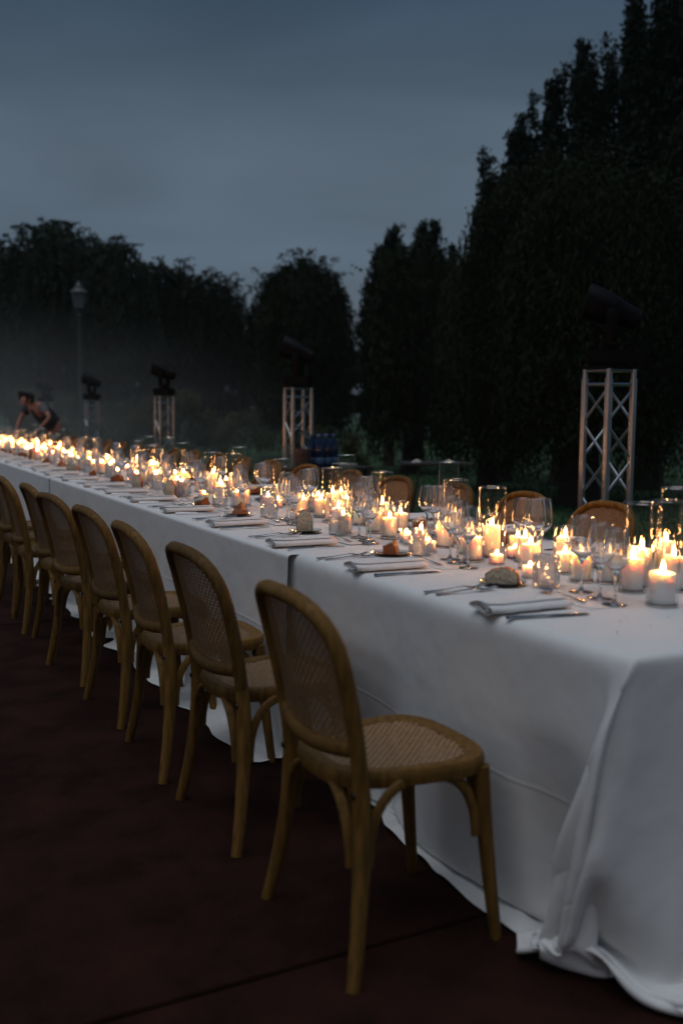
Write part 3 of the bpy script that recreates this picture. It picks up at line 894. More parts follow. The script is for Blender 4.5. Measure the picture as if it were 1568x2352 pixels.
chair = Proto(make_chair())
CY = [0.565, 1.30, 1.915, 2.56, 3.24, 3.84, 4.40, 5.02, 5.62]
cw = ['nearest', 'second', 'third', 'fourth', 'fifth', 'sixth', 'seventh', 'eighth', 'ninth']
for i, y in enumerate(CY):
    rz = [0.0, 0.02, -0.03, 0.05, 0.13, 0.02, -0.05, 0.03, 0.0][i]
    o = chair.place((-0.245 + [0, .01, 0.0, 0.005, -0.01, 0.01, -0.02, 0, 0.01][i], y, 0), rz)
    tag(o, f'{cw[i]} cane backed wooden chair of the row on the red paving, facing the cloth', 'chair', 'cane chairs along the near side of the table')
FY = [0.62, 1.22, 1.83, 2.40, 3.0, 3.6, 4.26] + [4.88 + 0.62 * k for k in range(20)]
n = 0
for y in FY:
    if y < 17 and in_view((1.5, y, 0.86), 20):
        o = chair.place((1.365 + random.uniform(-.02, .02), y, 0.0), math.pi + random.uniform(-.08, .08))
        near = n < 7
        tag(o, f'{ORD[n]} cane chair from the near end, across the table on the lawn side' if near else
            'distant cane chair on the lawn side, hidden behind the glasses', 'chair', 'cane chairs along the lawn side of the table')
        n += 1

# ------------------------------------------------------------------ table setting pieces
def make_napkin():
    b = MB()
    # flattened roll: a spiral cross-section swept along the length
    sp = []
    turns = 2.4
    for i in range(64):
        t = i / 63; a = -0.6 + turns * 2 * math.pi * t
        r_ = 0.30 + 0.70 * t
        sp.append((0.062 * r_ * math.copysign(abs(math.cos(a)) ** 0.7, math.cos(a)), 0.0140 + 0.0132 * r_ * math.sin(a) * (1 - 0.25 * math.cos(a))))
    nx = 12
    vs, fs = [], []
    th = 0.0011
    m = len(sp)
    for k in range(nx + 1):
        x = -0.128 + 0.256 * k / nx
        wob = 0.002 * math.sin(k * 1.7)
        for (y, z) in sp:
            e = 1.0 + (0.16 * max(0, (0.25 - k / nx) / 0.25) ** 2 if z > 0.012 else 0)
            vs.append((x + 0.006 * math.sin(y * 60), y + wob, z * e))
    for k in range(nx):
        for i in range(m - 1): fs.append((k * m + i, (k + 1) * m + i, (k + 1) * m + i + 1, k * m + i + 1))
    b.add(vs, fs)
    o = b.build('napkin', M['napkin'])
    so = o.modifiers.new('thickness', 'SOLIDIFY'); so.thickness = 0.0016
    return o

def make_fork():
    b = MB()
    hd = smooth_path([(-0.10, 0, 0.004), (-0.05, 0, 0.005), (0.0, 0, 0.009), (0.03, 0, 0.011), (0.05, 0, 0.006)], 12)
    b.tube(hd, [0.0075, 0.007, 0.006, 0.005, 0.0038, 0.0033, 0.0033, 0.0036, 0.0048, 0.0075, 0.011, 0.0115], 8, (0.28, 1.0))
    for k in range(4):
        y = (k - 1.5) * 0.0062
        b.tube(smooth_path([(0.045, y, 0.007), (0.07, y, 0.005), (0.10, y * 0.9, 0.013)], 6), [0.0024, 0.0022, 0.002, 0.0018, 0.0015, 0.001], 6, (0.7, 1))
    return b.build('fork', M['steel'])

def make_knife():
    b = MB()
    b.tube([(-0.11, 0, 0.005), (-0.08, 0, 0.005), (-0.03, 0, 0.005), (-0.005, 0, 0.005)], [0.008, 0.008, 0.0062, 0.0055], 8, (0.55, 1))
    b.tube(smooth_path([(-0.006, 0, 0.005), (0.02, 0.001, 0.005), (0.07, 0.002, 0.004), (0.105, 0.001, 0.0035), (0.118, -0.004, 0.0035)], 9), [0.006, 0.009, 0.0105, 0.011, 0.011, 0.0105, 0.0095, 0.007, 0.002], 8, (0.14, 1))
    return b.build('knife', M['steel'])

def make_spoon():
    b = MB()
    b.tube(smooth_path([(-0.09, 0, 0.004), (-0.04, 0, 0.005), (0.02, 0, 0.009), (0.05, 0, 0.006)], 10), [0.007, 0.0065, 0.0055, 0.0045, 0.0035, 0.003, 0.003, 0.003, 0.0032, 0.004], 8, (0.3, 1))
    vs, fs = [], []
    n, m = 16, 6
    for j in range(m):
        k = j / (m - 1)
        for i in range(n):
            a = 2 * math.pi * i / n
            vs.append((0.070 + 0.026 * k * math.cos(a), 0.0165 * k * math.sin(a) * (1 - 0.15 * math.cos(a)), 0.0025 + 0.0075 * k * k))
    for j in range(m - 1):
        for i in range(n): fs.append((j * n + i, j * n + (i + 1) % n, (j + 1) * n + (i + 1) % n, (j + 1) * n + i))
    b.add(vs, fs)
    o = b.build('dessert_spoon', M['steel'])
    so = o.modifiers.new('thickness', 'SOLIDIFY'); so.thickness = 0.001
    return o

def make_plate():
    b = MB()
    b.lathe([(0.001, 0.0012), (0.040, 0.0012), (0.048, 0.004), (0.066, 0.0085), (0.069, 0.0100), (0.0695, 0.0115), (0.066, 0.0112), (0.047, 0.0068), (0.039, 0.0042), (0.001, 0.0042)], 40)
    return b.build('bread_plate', M['glass'])

def make_bread(kind):
    root = empty('bread')
    rr = random.Random(kind * 13 + 5)
    if kind in (1, 3):
        # torn piece: sharp hull of crust with one broken crumb face
        pts = ([(-.022, -.050, 0), (-.026, .046, 0), (.026, .040, 0), (.024, -.046, 0), (-.014, -.046, .036), (-.010, .040, .044), (-.004, .012, .049), (.024, .036, .030), (.022, -.040, .026), (-.020, -.01, .046)] if kind == 1 else
               [(-.030, -.048, 0), (-.026, .050, 0), (.030, .038, 0), (.028, -.034, 0), (-.012, -.018, .060), (-.006, .010, .052), (.016, .030, .022), (.014, -.026, .034), (-.024, .034, .022)])
        bm = bmesh.new()
        for p in pts: bm.verts.new((p[0] + rr.uniform(-.002, .002), p[1] + rr.uniform(-.002, .002), p[2]))
        bmesh.ops.convex_hull(bm, input=bm.verts[:])
        bmesh.ops.subdivide_edges(bm, edges=bm.edges[:], cuts=2, use_grid_fill=True)
        for v_ in bm.verts:
            if v_.co.z > 0.003: v_.co += Vector((rr.uniform(-1, 1), rr.uniform(-1, 1), rr.uniform(-1, 1))) * 0.0016
        bm.normal_update()
        up = Vector((0.55, -0.25, 0.8)) if kind == 1 else Vector((0.8, 0.1, 0.6))
        for nm, keep, mt in (('crust', lambda f: f.normal.dot(up) < 0.72, 'crust'), ('crumb', lambda f: f.normal.dot(up) >= 0.72, 'crumb')):
            b = MB(); bm.verts.index_update(); vs = [v_.co.copy() for v_ in bm.verts]
            b.add(vs, [[v_.index for v_ in f.verts] for f in bm.faces if keep(f)])
            o = b.build(nm, M[mt], root)
        bm.free()
        return root
    wd, hh, th = [(0.092, 0.046, 0.058), (0.105, 0.055, 0.05), (0.068, 0.088, 0.030), (0.10, 0.062, 0.062)][kind]
    N = 22; prof = []
    for i in range(N):
        a = math.pi * i / (N - 1)
        k = 1 + 0.05 * rr.uniform(-1, 1)
        if kind == 1: y = -math.cos(a) * wd / 2 * k; z = hh * (0.62 * abs(math.sin(a)) ** 0.35 + 0.38 * math.sin(a) * (1 - 0.5 * math.cos(a))) * 0.85
        elif kind == 3: y = -math.cos(a) * wd / 2 * k; z = hh * max(0, math.sin(a)) ** 1.25 * (1 + 0.35 * math.cos(a))
        else: y = -math.cos(a) * wd / 2 * k; z = hh * abs(math.sin(a)) ** (0.42 if kind == 0 else 0.6) * k
        prof.append((y, max(z, 0.0)))
    # crust: outer shell over the curved side, bottom included
    def shell(sc, t, z0):
        vs, fs = [], []
        steps = [-1, -0.92, -0.5, 0, 0.5, 0.92, 1]
        for s_ in steps:
            sh = sc * (0.965 if abs(s_) == 1 else 1.0)
            tp = 1 - (0.28 * max(0, s_) if kind in (1, 3) else 0.05 * s_)
            for (y, z) in prof:
                vs.append((s_ * t / 2 + 0.004 * math.sin(y * 90 + z * 70), y * sh * tp, z0 + z * sh * tp))
        n = len(prof)
        for k in range(len(steps) - 1):
            for i in range(n): fs.append((k * n + i, k * n + (i + 1) % n, (k + 1) * n + (i + 1) % n, (k + 1) * n + i))
        return vs, fs, n, len(steps)
    vs, fs, n, ns = shell(1.0, th * 0.985, 0)
    b = MB(); b.add(vs, fs)
    if kind in (1, 3): b.add([vs[(ns - 1) * n + i] for i in range(n)], [tuple(range(n))])
    b.build('crust', M['crust'], root)
    vs, fs, n, ns = shell(0.95, th * 1.0, 0.0015)
    fs = fs + [tuple(range(n))[::-1]]
    if kind not in (1, 3): fs.append(tuple((ns - 1) * n + i for i in range(n)))
    b = MB(); b.add(vs, fs)
    o = b.build('crumb', M['crumb'], root)
    if kind in (1, 3): o.scale = (0.97, 0.99, 0.99); o.location = (-th * 0.018, 0, 0.0006)
    return root

def make_tumbler():
    b = MB()
    m = 44; rows = 12
    def ring(r_, z): return [(r_ * math.cos(2 * math.pi * k / m), r_ * math.sin(2 * math.pi * k / m), z) for k in range(m)]
    # pressed wall of small raised diamonds on the lower two thirds, plain lip above
    rings = [ring(0.0005, 0.001), ring(0.034, 0.001)]
    for j in range(rows + 1):
        z = 0.005 + 0.060 * j / rows
        rings.append([((0.0368 + 0.003 * z / 0.09 + (0.0022 if (j + k) % 2 else -0.0008)) * math.cos(2 * math.pi * k / m),
                       (0.0368 + 0.003 * z / 0.09 + (0.0022 if (j + k) % 2 else -0.0008)) * math.sin(2 * math.pi * k / m), z) for k in range(m)])
    for r_, z in ((0.0398, 0.067), (0.0402, 0.080), (0.0405, 0.0935), (0.0397, 0.0948), (0.0388, 0.0935), (0.0365, 0.06), (0.0350, 0.02), (0.033, 0.013), (0.020, 0.011), (0.0005, 0.011)): rings.append(ring(r_, z))
    vs = [p for rg in rings for p in rg]; fs = []
    for j in range(len(rings) - 1):
        for k in range(m):
            q_ = (j * m + k, j * m + (k + 1) % m, (j + 1) * m + (k + 1) % m, (j + 1) * m + k)
            if 2 <= j < 2 + rows: fs += ([q_[:3], (q_[0], q_[2], q_[3])] if (j + k) % 2 else [(q_[0], q_[1], q_[3]), q_[1:]])
            else: fs.append(q_)
    b.add(vs, fs)
    return b.build('cut_glass_tumbler', M['tumbler'])

def make_wine(H, rb, joined=False):
    stem_h = H * 0.43
    z0 = stem_h
    bowl = []
    hb = H - z0
    for t in np.linspace(0.06, 1, 18):
        if t < 0.42: r_ = rb * math.sin(math.pi / 2 * (t / 0.42)) ** 0.75
        else: r_ = rb * (1 - 0.22 * ((t - 0.42) / 0.58) ** 1.5)
        bowl.append((max(r_, 0.004), z0 + hb * t))
    sb = [(0.0005, z0 + hb * 0.085), (0.010, z0 + hb * 0.088), (bowl[1][0] * 0.98, bowl[1][1] + 0.002), (bowl[0][0], bowl[0][1] - 0.002), (0.0045, z0 - 0.006), (0.0036, z0 - 0.03), (0.0034, z0 * 0.4), (0.0040, 0.014), (0.008, 0.006)]
    foot = [(0.008, 0.006), (0.02, 0.0034), (0.0335, 0.0018), (0.035, 0.0010), (0.034, 0.0004), (0.0005, 0.0004)]
    rt = bowl[-1]
    if joined:
        b = MB(); b.slot = 0; b.lathe(bowl, 20); b.slot = 1; b.lathe(sb + foot[1:], 12); b.slot = 2
        b.lathe([(rt[0] + 0.0009 * math.cos(a), rt[1] + 0.0009 * math.sin(a)) for a in (0, 1.57, 3.14, 4.71)], 20, closed=True)
        return b.build('wine_glass', [M['thin'], M['glass'], M['rim']])
    root = empty('wine_glass')
    inner = [(max(r_ - 0.0011, 0.0005), z + (0.0012 if i_ < 3 else 0)) for i_, (r_, z) in enumerate(bowl)]
    bo = MB().lathe([(0.0004, bowl[0][1] - 0.0006)] + bowl + inner[::-1] + [(0.0004, bowl[0][1] + 0.0012)], 30).build('bowl', M['glass'], root)
    MB().lathe([(rt[0] + 0.0008 * math.cos(a), rt[1] + 0.0008 * math.sin(a)) for a in np.linspace(0, 5.24, 6)], 28, closed=True).build('rim', M['rim'], bo)
    MB().lathe(sb, 14).build('stem', M['glass'], root)
    MB().lathe(foot, 28).build('foot', M['glass'], root)
    return root

def make_card():
    return MB().box((0, 0, 0.0008), (0.075, 0.125, 0.0012), bev=0.0003).build('menu_card', M['card'], smooth=False)

PR = dict(nap=Proto(make_napkin()), fork=Proto(make_fork()), knife=Proto(make_knife()), spoon=Proto(make_spoon()), plate=Proto(make_plate()),
          tum=Proto(make_tumbler()), w0=Proto(make_wine(0.216, 0.041)), w1=Proto(make_wine(0.206, 0.0385)), w2=Proto(make_wine(0.200, 0.037)),
          wj=Proto(make_wine(0.208, 0.039, True)), card=Proto(make_card()), **{f'b{k}': Proto(make_bread(k)) for k in range(4)})

def setting(i, yc, side, bread=None, doff=0.28):
    """one place: side 0 is the chair row on the paving, side 1 the lawn side"""
    near = (i < 11) if side == 0 else (i < 7)
    who = f'{ORD[i]} place from near end, {"paving" if side == 0 else "lawn"} side'
    grp = 'near side' if side == 0 else 'lawn side'
    def pos(sx, sy): return (sx, yc + sy) if side == 0 else (W_TAB - sx, yc - sy)
    rot = 0 if side == 0 else math.pi
    J = lambda a=0.01: random.uniform(-a, a)
    def put(k, sx, sy, rz, lab, cat, far, group, z=TOP, tilt=None):
        x, y = pos(sx, sy)
        if not in_view((x, y, TOP), 30): return None
        o = PR[k].place((x, y, z), rot + rz, tilt=tilt)
        tag(o, lab if near else far, cat, group)
        return o
    put('nap', 0.150 + J(), -0.02 + J(), J(0.07), f'rolled white napkin at the {who}', 'napkin', f'white napkin on the blurred distant {grp} of the table', f'napkins on the {grp}')
    put('fork', 0.140 + J(), 0.270 + J(.006), J(0.05), f'outer fork at the {who}', 'fork', f'fork on the blurred distant {grp} of the table', f'forks on the {grp}')
    if near: put('fork', 0.150 + J(), 0.232 + J(.006), J(0.05), f'inner fork at the {who}', 'fork', '', f'forks on the {grp}')
    put('knife', 0.150 + J(), -0.130 + J(.006), -0.10 + J(0.08), f'steel knife at the {who}', 'knife', f'knife on the blurred distant {grp} of the table', f'knives on the {grp}')
    put('card', 0.345, -0.035 + J(), J(0.06), f'white menu card under the spoon at the {who}', 'menu card', f'white card on the blurred distant {grp} of the table', f'cards on the {grp}')
    put('spoon', 0.352 + J(.006), 0.055 + J(), math.pi / 2 + J(0.06), f'dessert spoon laid across the top of the {who}', 'spoon', f'spoon on the blurred distant {grp} of the table', f'spoons on the {grp}', z=TOP + 0.002)
    bx = 0.315 + J()
    put('plate', bx, doff, 0, f'small clear glass bread plate at the {who}', 'plate', f'glass bread plate on the blurred distant {grp} of the table', f'bread plates on the {grp}')
    k, rz, what = bread
    put(f'b{k}', bx + J(.006), doff, rz, f'{what} on a plate at the {who}', 'bread', f'brown bread on the blurred distant {grp} of the table', f'bread on the {grp}', z=TOP + 0.0048)
    put('tum', 0.405 + J(), 0.195 + J(), J(3), f'cut glass tumbler at the {who}', 'tumbler', f'cut glass tumbler on the blurred distant {grp} of the table', f'tumblers on the {grp}')
    for g, (sx, sy, nm) in enumerate(((0.452, 0.085, 'wine glass beside the tumbler'), (0.425, -0.005, 'middle wine glass of the three'), (0.398, -0.095, 'wine glass furthest from the tumbler'))):
        key = ('w0', 'w1', 'w2')[g] if near else 'wj'
        put(key, sx + J(.008), sy + J(.012), J(3), f'{nm} at the {who}', 'wine glass', f'wine glass on the blurred distant {grp} of the table', f'wine glasses on the {grp}')

NEAR = [(0.56, .29, 0, 0.75, 'thick pale bread chunk'), (1.25, .25, 1, 2.5, 'dark crusted bread end'), (1.88, .32, 2, 1.15, 'upright holey bread slice'), (2.57, .35, 3, 2.4, 'dark bread wedge'),
        (3.2, .22, 1, 3.3, 'flat crusted bread block'), (3.8, .21, 2, 0.8, 'upright triangular bread slice'), (4.37, .24, 2, 0.7, 'upright round bread slice'), (4.91, .28, 1, 2.2, 'crusted bread block'),
        (5.51, .30, 1, 3.0, 'low dark bread crust'), (6.13, .30, 0, 0.9, 'low pale bread piece'), (6.67, .32, 3, 2.6, 'leaning bread crust')]
for i, (yc, doff, k, rz, what) in enumerate(NEAR): setting(i, yc, 0, (k, rz, what), doff)
for i in range(11, 19): setting(i, 7.3 + 0.61 * (i - 11), 0, (random.randrange(4), random.uniform(0, 6), 'bread'), 0.27 + random.uniform(-.04, .04))
n = 0
kinds = ['dark crusted bread block', 'bread end', 'bread slice', 'bread wedge']
for y in FY:
    if y < 17:
        k = random.randrange(2)
        if in_view((0.85, y, TOP), 10):
            setting(n, y, 1, (k, random.uniform(-.6, .6), kinds[k]), 0.28)
            n += 1

# ------------------------------------------------------------------ candles in glass
def make_holder(name, h, r):
    b = MB(); b.slot = 0
    b.lathe([(r, 0.001), (r, h * 0.25), (r, h * 0.5), (r, h * 0.75), (r, h)], 28)
    b.slot = 1
    b.lathe([(0.0005, 0.0008), (r * 0.98, 0.0008), (r * 0.985, 0.006), (r * 0.9, 0.007), (0.0005, 0.0072)], 28)
    b.slot = 2
    b.lathe([(r + 0.0014 * math.cos(a), h + 0.0014 * math.sin(a)) for a in np.linspace(0, 5.24, 6)], 28, closed=True)
    return b.build(name, [M['thin'], M['glass'], M['rim']])

def make_candle(name, h, r, fh, seed):
    root = empty(name)
    rr = random.Random(seed)
    b = MB()
    n = 26
    prof = [(0.0005, 0.0), (r * 0.97, 0.0), (r, 0.002), (r, h * 0.5), (r, h - 0.004), (r * 0.985, h - 0.001), (r * 0.93, h), (r * 0.84, h - 0.0025), (r * 0.6, h - 0.0065), (r * 0.25, h - 0.0075), (0.0005, h - 0.0075)]
    b.lathe(prof, n)
    a0, a1, amp = rr.uniform(0, 6), rr.uniform(0, 6), 0.030 * h
    def melt(p):
        x, y, z = p; a = math.atan2(y, x); d = math.hypot(x, y) / r
        if z > h * 0.8 and d > 0.7: z += amp * (0.6 * math.sin(a + a0) + 0.4 * math.sin(3 * a + a1)) * (z - h * 0.8) / (h * 0.2)
        return (x * (1 + 0.012 * math.sin(2 * a + a1)), y, z)
    b.v = [melt(p) for p in b.v]
    b.build('wax', M['wax'], root)
    lx, ly = rr.uniform(-.004, .004), rr.uniform(-.004, .004)
    MB().tube([(0, 0, h - 0.008), (0.0005, 0, h + 0.001), (0.0016 + lx * 0.2, ly * 0.2, h + 0.005)], 0.0009, 5).build('wick', M['wick'], root)
    z0 = h - 0.0005
    ts = [0.0, 0.07, 0.18, 0.32, 0.48, 0.66, 0.82, 0.93, 1.0]; rs = [0.0010, 0.0032, 0.0049, 0.0057, 0.0053, 0.0041, 0.0025, 0.0013, 0.0004]
    w = rr.uniform(0.9, 1.12)
    f = MB().tube([(lx * t * t, ly * t * t, z0 + fh * t) for t in ts], [x * w for x in rs], 9)
    f.build('flame', M['flame'], root)
    return root

HOLD = dict(tall=(0.245, 0.047), vase=(0.295, 0.042), mid=(0.128, 0.038), big=(0.150, 0.042), low=(0.100, 0.036), votive=(0.048, 0.0268))
WAX = dict(tall=(0.118, 0.030, 0.030), vase=(0.100, 0.0285, 0.027), mid=(0.083, 0.029, 0.028), big=(0.095, 0.0345, 0.034), low=(0.070, 0.0285, 0.025), votive=(0.030, 0.0245, 0.018))
HNAME = dict(tall='glass_cylinder', vase='glass_vase', mid='glass_cylinder', big='glass_cylinder', low='glass_cylinder', votive='votive_glass')
HP = {k: Proto(make_holder(HNAME[k], *HOLD[k])) for k in HOLD}
CP = {(k, v): Proto(make_candle('tea_light' if k == 'votive' else 'pillar_candle', WAX[k][0], WAX[k][1], WAX[k][2] * (0.84, 0.70, 0.97)[v], 31 * v + len(k))) for k in WAX for v in range(3)}
CAND = [('big', .512, .415), ('mid', .585, .600), ('low', .565, .79), ('mid', .640, .70), ('vase', .70, .56), ('tall', .665, .62), ('low', .735, .80), ('votive', .46, .90), ('mid', .755, .42), ('low', .62, .93),
        ('tall', .626, 1.286), ('mid', .651, 1.170), ('votive', .531, 1.165), ('low', .505, 1.262), ('mid', .58, 1.40), ('low', .535, 1.62), ('mid', .60, 1.58), ('tall', .70, 1.66), ('vase', .86, 1.95), ('low', .655, 1.48),
        ('tall', .79, .68), ('vase', .80, .34), ('low', .70, .95), ('mid', .73, 1.06), ('mid', .57, 1.04), ('low', .72, 1.30), ('mid', .75, 1.50), ('low', .78, 1.82), ('mid', .69, 2.05), ('tall', .67, 2.17), ('low', .73, 2.45), ('mid', .64, 2.70), ('low', .75, 2.95), ('tall', .80, 2.80), ('votive', .66, 1.22), ('votive', .48, 1.50),
        ('mid', .549, 1.90), ('mid', .585, 2.08), ('votive', .545, 1.765), ('votive', .52, 1.70), ('low', .46, 2.12), ('mid', .505, 2.26), ('vase', .735, 2.62), ('tall', .60, 2.50), ('votive', .487, 2.575), ('mid', .525, 2.68),
        ('low', .61, 2.84), ('mid', .49, 2.98), ('low', .66, 2.35), ('votive', .57, 3.10), ('mid', .515, 3.36), ('tall', .71, 3.30), ('vase', .60, 3.62), ('low', .455, 3.30), ('votive', .64, 3.20), ('low', .66, 3.02)]
y = 3.7
while y < 17.5:
    k = random.choices(['mid', 'low', 'votive', 'tall', 'vase', 'big'], [5, 4, 2.6, 1.0, 1.0, 0.7])[0]
    CAND.append((k, 0.57 + random.gauss(0, 0.10), y))
    y += random.uniform(0.040, 0.088)
CAND.sort(key=lambda c: c[2])
cnt = {}
DESC = dict(tall='tall glass cylinder', vase='slender tall glass vase', mid='medium glass cylinder', big='wide glass cylinder', low='low glass cylinder', votive='tiny votive glass')
placed = []
for (k, x, y) in CAND:
    if not in_view((x, y, TOP + 0.1), 40): continue
    # keep glasses from running into each other
    for _ in range(40):
        bad = [p for p in placed if (p[0] - x) ** 2 + (p[1] - y) ** 2 < (p[2] + HOLD[k][1] + 0.004) ** 2]
        if not bad: break
        b_ = bad[0]; d = math.hypot(x - b_[0], y - b_[1]) + 1e-4
        x += (x - b_[0]) / d * 0.012 + 0.001; y += (y - b_[1]) / d * 0.012 + 0.001
    placed.append((x, y, HOLD[k][1]))
    n = cnt[k] = cnt.get(k, 0) + 1
    far = y > 5.2
    h = HP[k].place((x, y, TOP), random.uniform(0, 6))
    ci = CP[(k, (n * 7 + int(y * 13)) % 3)].place((x, y, TOP + 0.0078), random.uniform(0, 6), scale=(1, 1, random.uniform(0.82, 1.1)))
    cn = 'tea light' if k == 'votive' else 'pillar candle'
    if far:
        tag(h, f'{DESC[k]} around a flame in the blurred distant candle line', 'candle holder', 'glass candle holders along the table centre')
        tag(ci, f'lit {cn} in a {DESC[k]} of the blurred distant candle line', 'candle', 'candles along the table centre')
    else:
        tag(h, f'{DESC[k]} holding a lit candle, {ORD[n-1]} of its size from the near end', 'candle holder', 'glass candle holders along the table centre')
        tag(ci, f'lit white {cn} in the {ORD[n-1]} {DESC[k]} from the near end', 'candle', 'candles along the table centre')

# ------------------------------------------------------------------ truss towers and moving lights
def make_truss(H):
    root = empty('truss_tower')
    a = 0.12
    MB().box((0, 0, 0.006), (0.44, 0.44, 0.012), bev=0.003).build('base_plate', M['alu'], root, smooth=False)
    for sx in (-1, 1):
        for sy in (-1, 1):
            MB().tube([(sx * a, sy * a, 0.05), (sx * a, sy * a, H - 0.07)], 0.025, 14).build('chord', M['alu'], root)
            for z0, z1 in ((0.012, 0.05), (H - 0.07, H - 0.012)):
                MB().tube([(sx * a, sy * a, z0), (sx * a, sy * a, z1)], 0.019, 12).build('coupler', M['alu'], root)
    faces = [((-a, -a), (-a, a)), ((-a, -a), (a, -a)), ((a, -a), (a, a)), ((-a, a), (a, a))]
    n = 6
    for fi, (p, q_) in enumerate(faces):
        for z in (0.085, H - 0.105):
            MB().tube([(*p, z), (*q_, z)], 0.0105, 8).build('cross_bar', M['alu'], root)
        MB().tube([(*p, H - 0.02), (*q_, H - 0.02)], 0.009, 8).build('cross_bar', M['alu'], root)
        zs = np.linspace(0.10, H - 0.12, n + 1)
        for k in range(n):
            f = (k + (0, 1, 1, 0)[fi]) % 2 == 0
            s, e = (p, q_) if f else (q_, p)
            MB().tube([(*s, zs[k] + 0.01), (*e, zs[k + 1] - 0.01)], 0.0105, 8).build('brace', M['alu'], root)
    MB().box((0, 0, H + 0.001), (0.30, 0.30, 0.010), bev=0.003).build('top_plate', M['black'], root, smooth=False)
    return root

def make_mover():
    root = empty('moving_head_light')
    b = MB().box((0, 0, 0.055), (0.36, 0.28, 0.10), bev=0.02)
    for sx in (-1, 1):
        b.box((sx * 0.19, 0, 0.07), (0.03, 0.12, 0.03), bev=0.008)
    base = b.build('base', M['black'], root)
    yoke = MB()
    yoke.lathe([(0.0005, 0.105), (0.09, 0.105), (0.09, 0.125), (0.0005, 0.13)], 20)
    yoke.box((0, 0, 0.145), (0.09, 0.34, 0.035), bev=0.012)
    for s in (-1, 1):
        yoke.tube(smooth_path([(0, s * 0.15, 0.145), (0, s * 0.165, 0.24), (0, s * 0.16, 0.36)], 8), [0.045, 0.05, 0.05, 0.048, 0.048, 0.05, 0.052, 0.03], 10, (0.35, 1), up=(0, 1, 0))
    yoke.build('yoke', M['black'], root)
    Mx = Matrix.Rotation(-math.pi / 2 + 0.30, 3, 'Y')          # head points along -X and up
    hd = MB().lathe([(0.0005, -0.235), (0.045, -0.235), (0.07, -0.215), (0.085, -0.10), (0.105, 0.0), (0.118, 0.10), (0.122, 0.18), (0.122, 0.215), (0.108, 0.217), (0.104, 0.185)], 28, (0, 0, 0.36), M=Mx)
    head = hd.build('head', M['black'], root)
    MB().lathe([(0.0005, 0.198), (0.05, 0.195), (0.103, 0.184)], 28, (0, 0, 0.36), M=Mx).build('lens', M['lens'], head)
    for k in range(4):
        MB().lathe([(0.100 - 0.012 * k, -0.02 - 0.035 * k), (0.108 - 0.010 * k, -0.025 - 0.035 * k), (0.100 - 0.012 * k, -0.03 - 0.035 * k)], 24, (0, 0, 0.36), M=Mx).build('cooling_fin', M['black'], head)
    return root

HT = 1.575
tr = Proto(make_truss(HT)); mv = Proto(make_mover())
TL = ['nearest aluminium truss tower, standing on the lawn behind the table', 'second aluminium truss tower, beside the side table with blue bottles', 'third aluminium truss tower, in thin smoke left of the middle',
      'fourth aluminium truss tower, just right of the street lamp', 'farthest truss tower, faint in the smoke behind the waiter']
ML = ['black moving head light on the nearest truss tower', 'black moving head light on the second truss tower by the blue bottles', 'dim moving head light on the third truss tower', 'faint moving head light on the fourth truss tower under the street lamp', 'faint moving head light behind the waiter in the smoke']
for i, (x, y) in enumerate(((2.915, 3.26), (2.90, 7.80), (3.00, 12.65), (2.98, 17.0), (3.0, 21.4))):
    z = float(lawn_z(x, y))
    o = tr.place((x, y, z), [0.02, -0.03, 0.05, 0.0, 0.04][i], scale=(0.86, 0.86, 1.0)); tag(o, TL[i], 'truss tower', 'truss towers along the lawn')
    o = mv.place((x, y, z + HT + 0.0065), [-0.46, -0.42, -0.5, -0.45, -0.4][i] - 0.25, scale=(0.76, 0.76, 0.95)); tag(o, ML[i], 'stage light', 'moving head lights on the truss towers')

# ------------------------------------------------------------------ street lamp
def street_lamp():
    x, y = at(188, 30); z = float(lawn_z(x, y))
    root = empty('street_lamp', (x, y, z))
    Hp = hgt(718, 30) - z
    MB().lathe([(0.16, 0), (0.16, 0.06), (0.11, 0.10), (0.09, 0.5), (0.10, 0.55), (0.06, 0.62), (0.055, 1.2), (0.045, Hp - 0.25), (0.07, Hp - 0.2), (0.045, Hp - 0.15), (0.09, Hp - 0.02), (0.0005, Hp)], 14).build('pole', M['iron'], root)
    lan = MB()
    for k in range(4):
        a = math.pi / 4 + k * math.pi / 2
        lan.tube([(0.14 * math.cos(a), 0.14 * math.sin(a), Hp), (0.25 * math.cos(a), 0.25 * math.sin(a), Hp + 0.46)], 0.014, 6)
    lan.lathe([(0.16, Hp), (0.17, Hp + 0.02), (0.0005, Hp + 0.02)], 4)
    fr = lan.build('lantern', M['iron'], root)
    for k in range(4):
        a = k * math.pi / 2
        c = math.sqrt(0.5)
        r0, r1 = 0.14 * c - 0.004, 0.25 * c - 0.004
        d = Vector((math.cos(a), math.sin(a), 0)); sd = Vector((-d.y, d.x, 0))
        b = MB(); q0 = [d * r0 - sd * r0, d * r0 + sd * r0, d * r1 + sd * r1, d * r1 - sd * r1]
        zz = [Hp + 0.022, Hp + 0.022, Hp + 0.455, Hp + 0.455]
        o_ = [Vector((p.x, p.y, zq)) for p, zq in zip(q0, zz)]
        b.add(o_ + [p - d * 0.006 for p in o_], [(0, 1, 2, 3), (7, 6, 5, 4), (0, 4, 5, 1), (1, 5, 6, 2), (2, 6, 7, 3), (3, 7, 4, 0)])
        b.build('pane', M['frost'], fr, smooth=False)
    MB().lathe([(0.275, Hp + 0.46), (0.28, Hp + 0.48), (0.17, Hp + 0.58), (0.13, Hp + 0.62), (0.14, Hp + 0.66), (0.06, Hp + 0.73), (0.03, Hp + 0.80), (0.0005, Hp + 0.84)], 12).build('lantern_cap', M['iron'], root)
    tag(root, 'old style street lamp with a square lantern, in front of the left treeline', 'street lamp')
street_lamp()

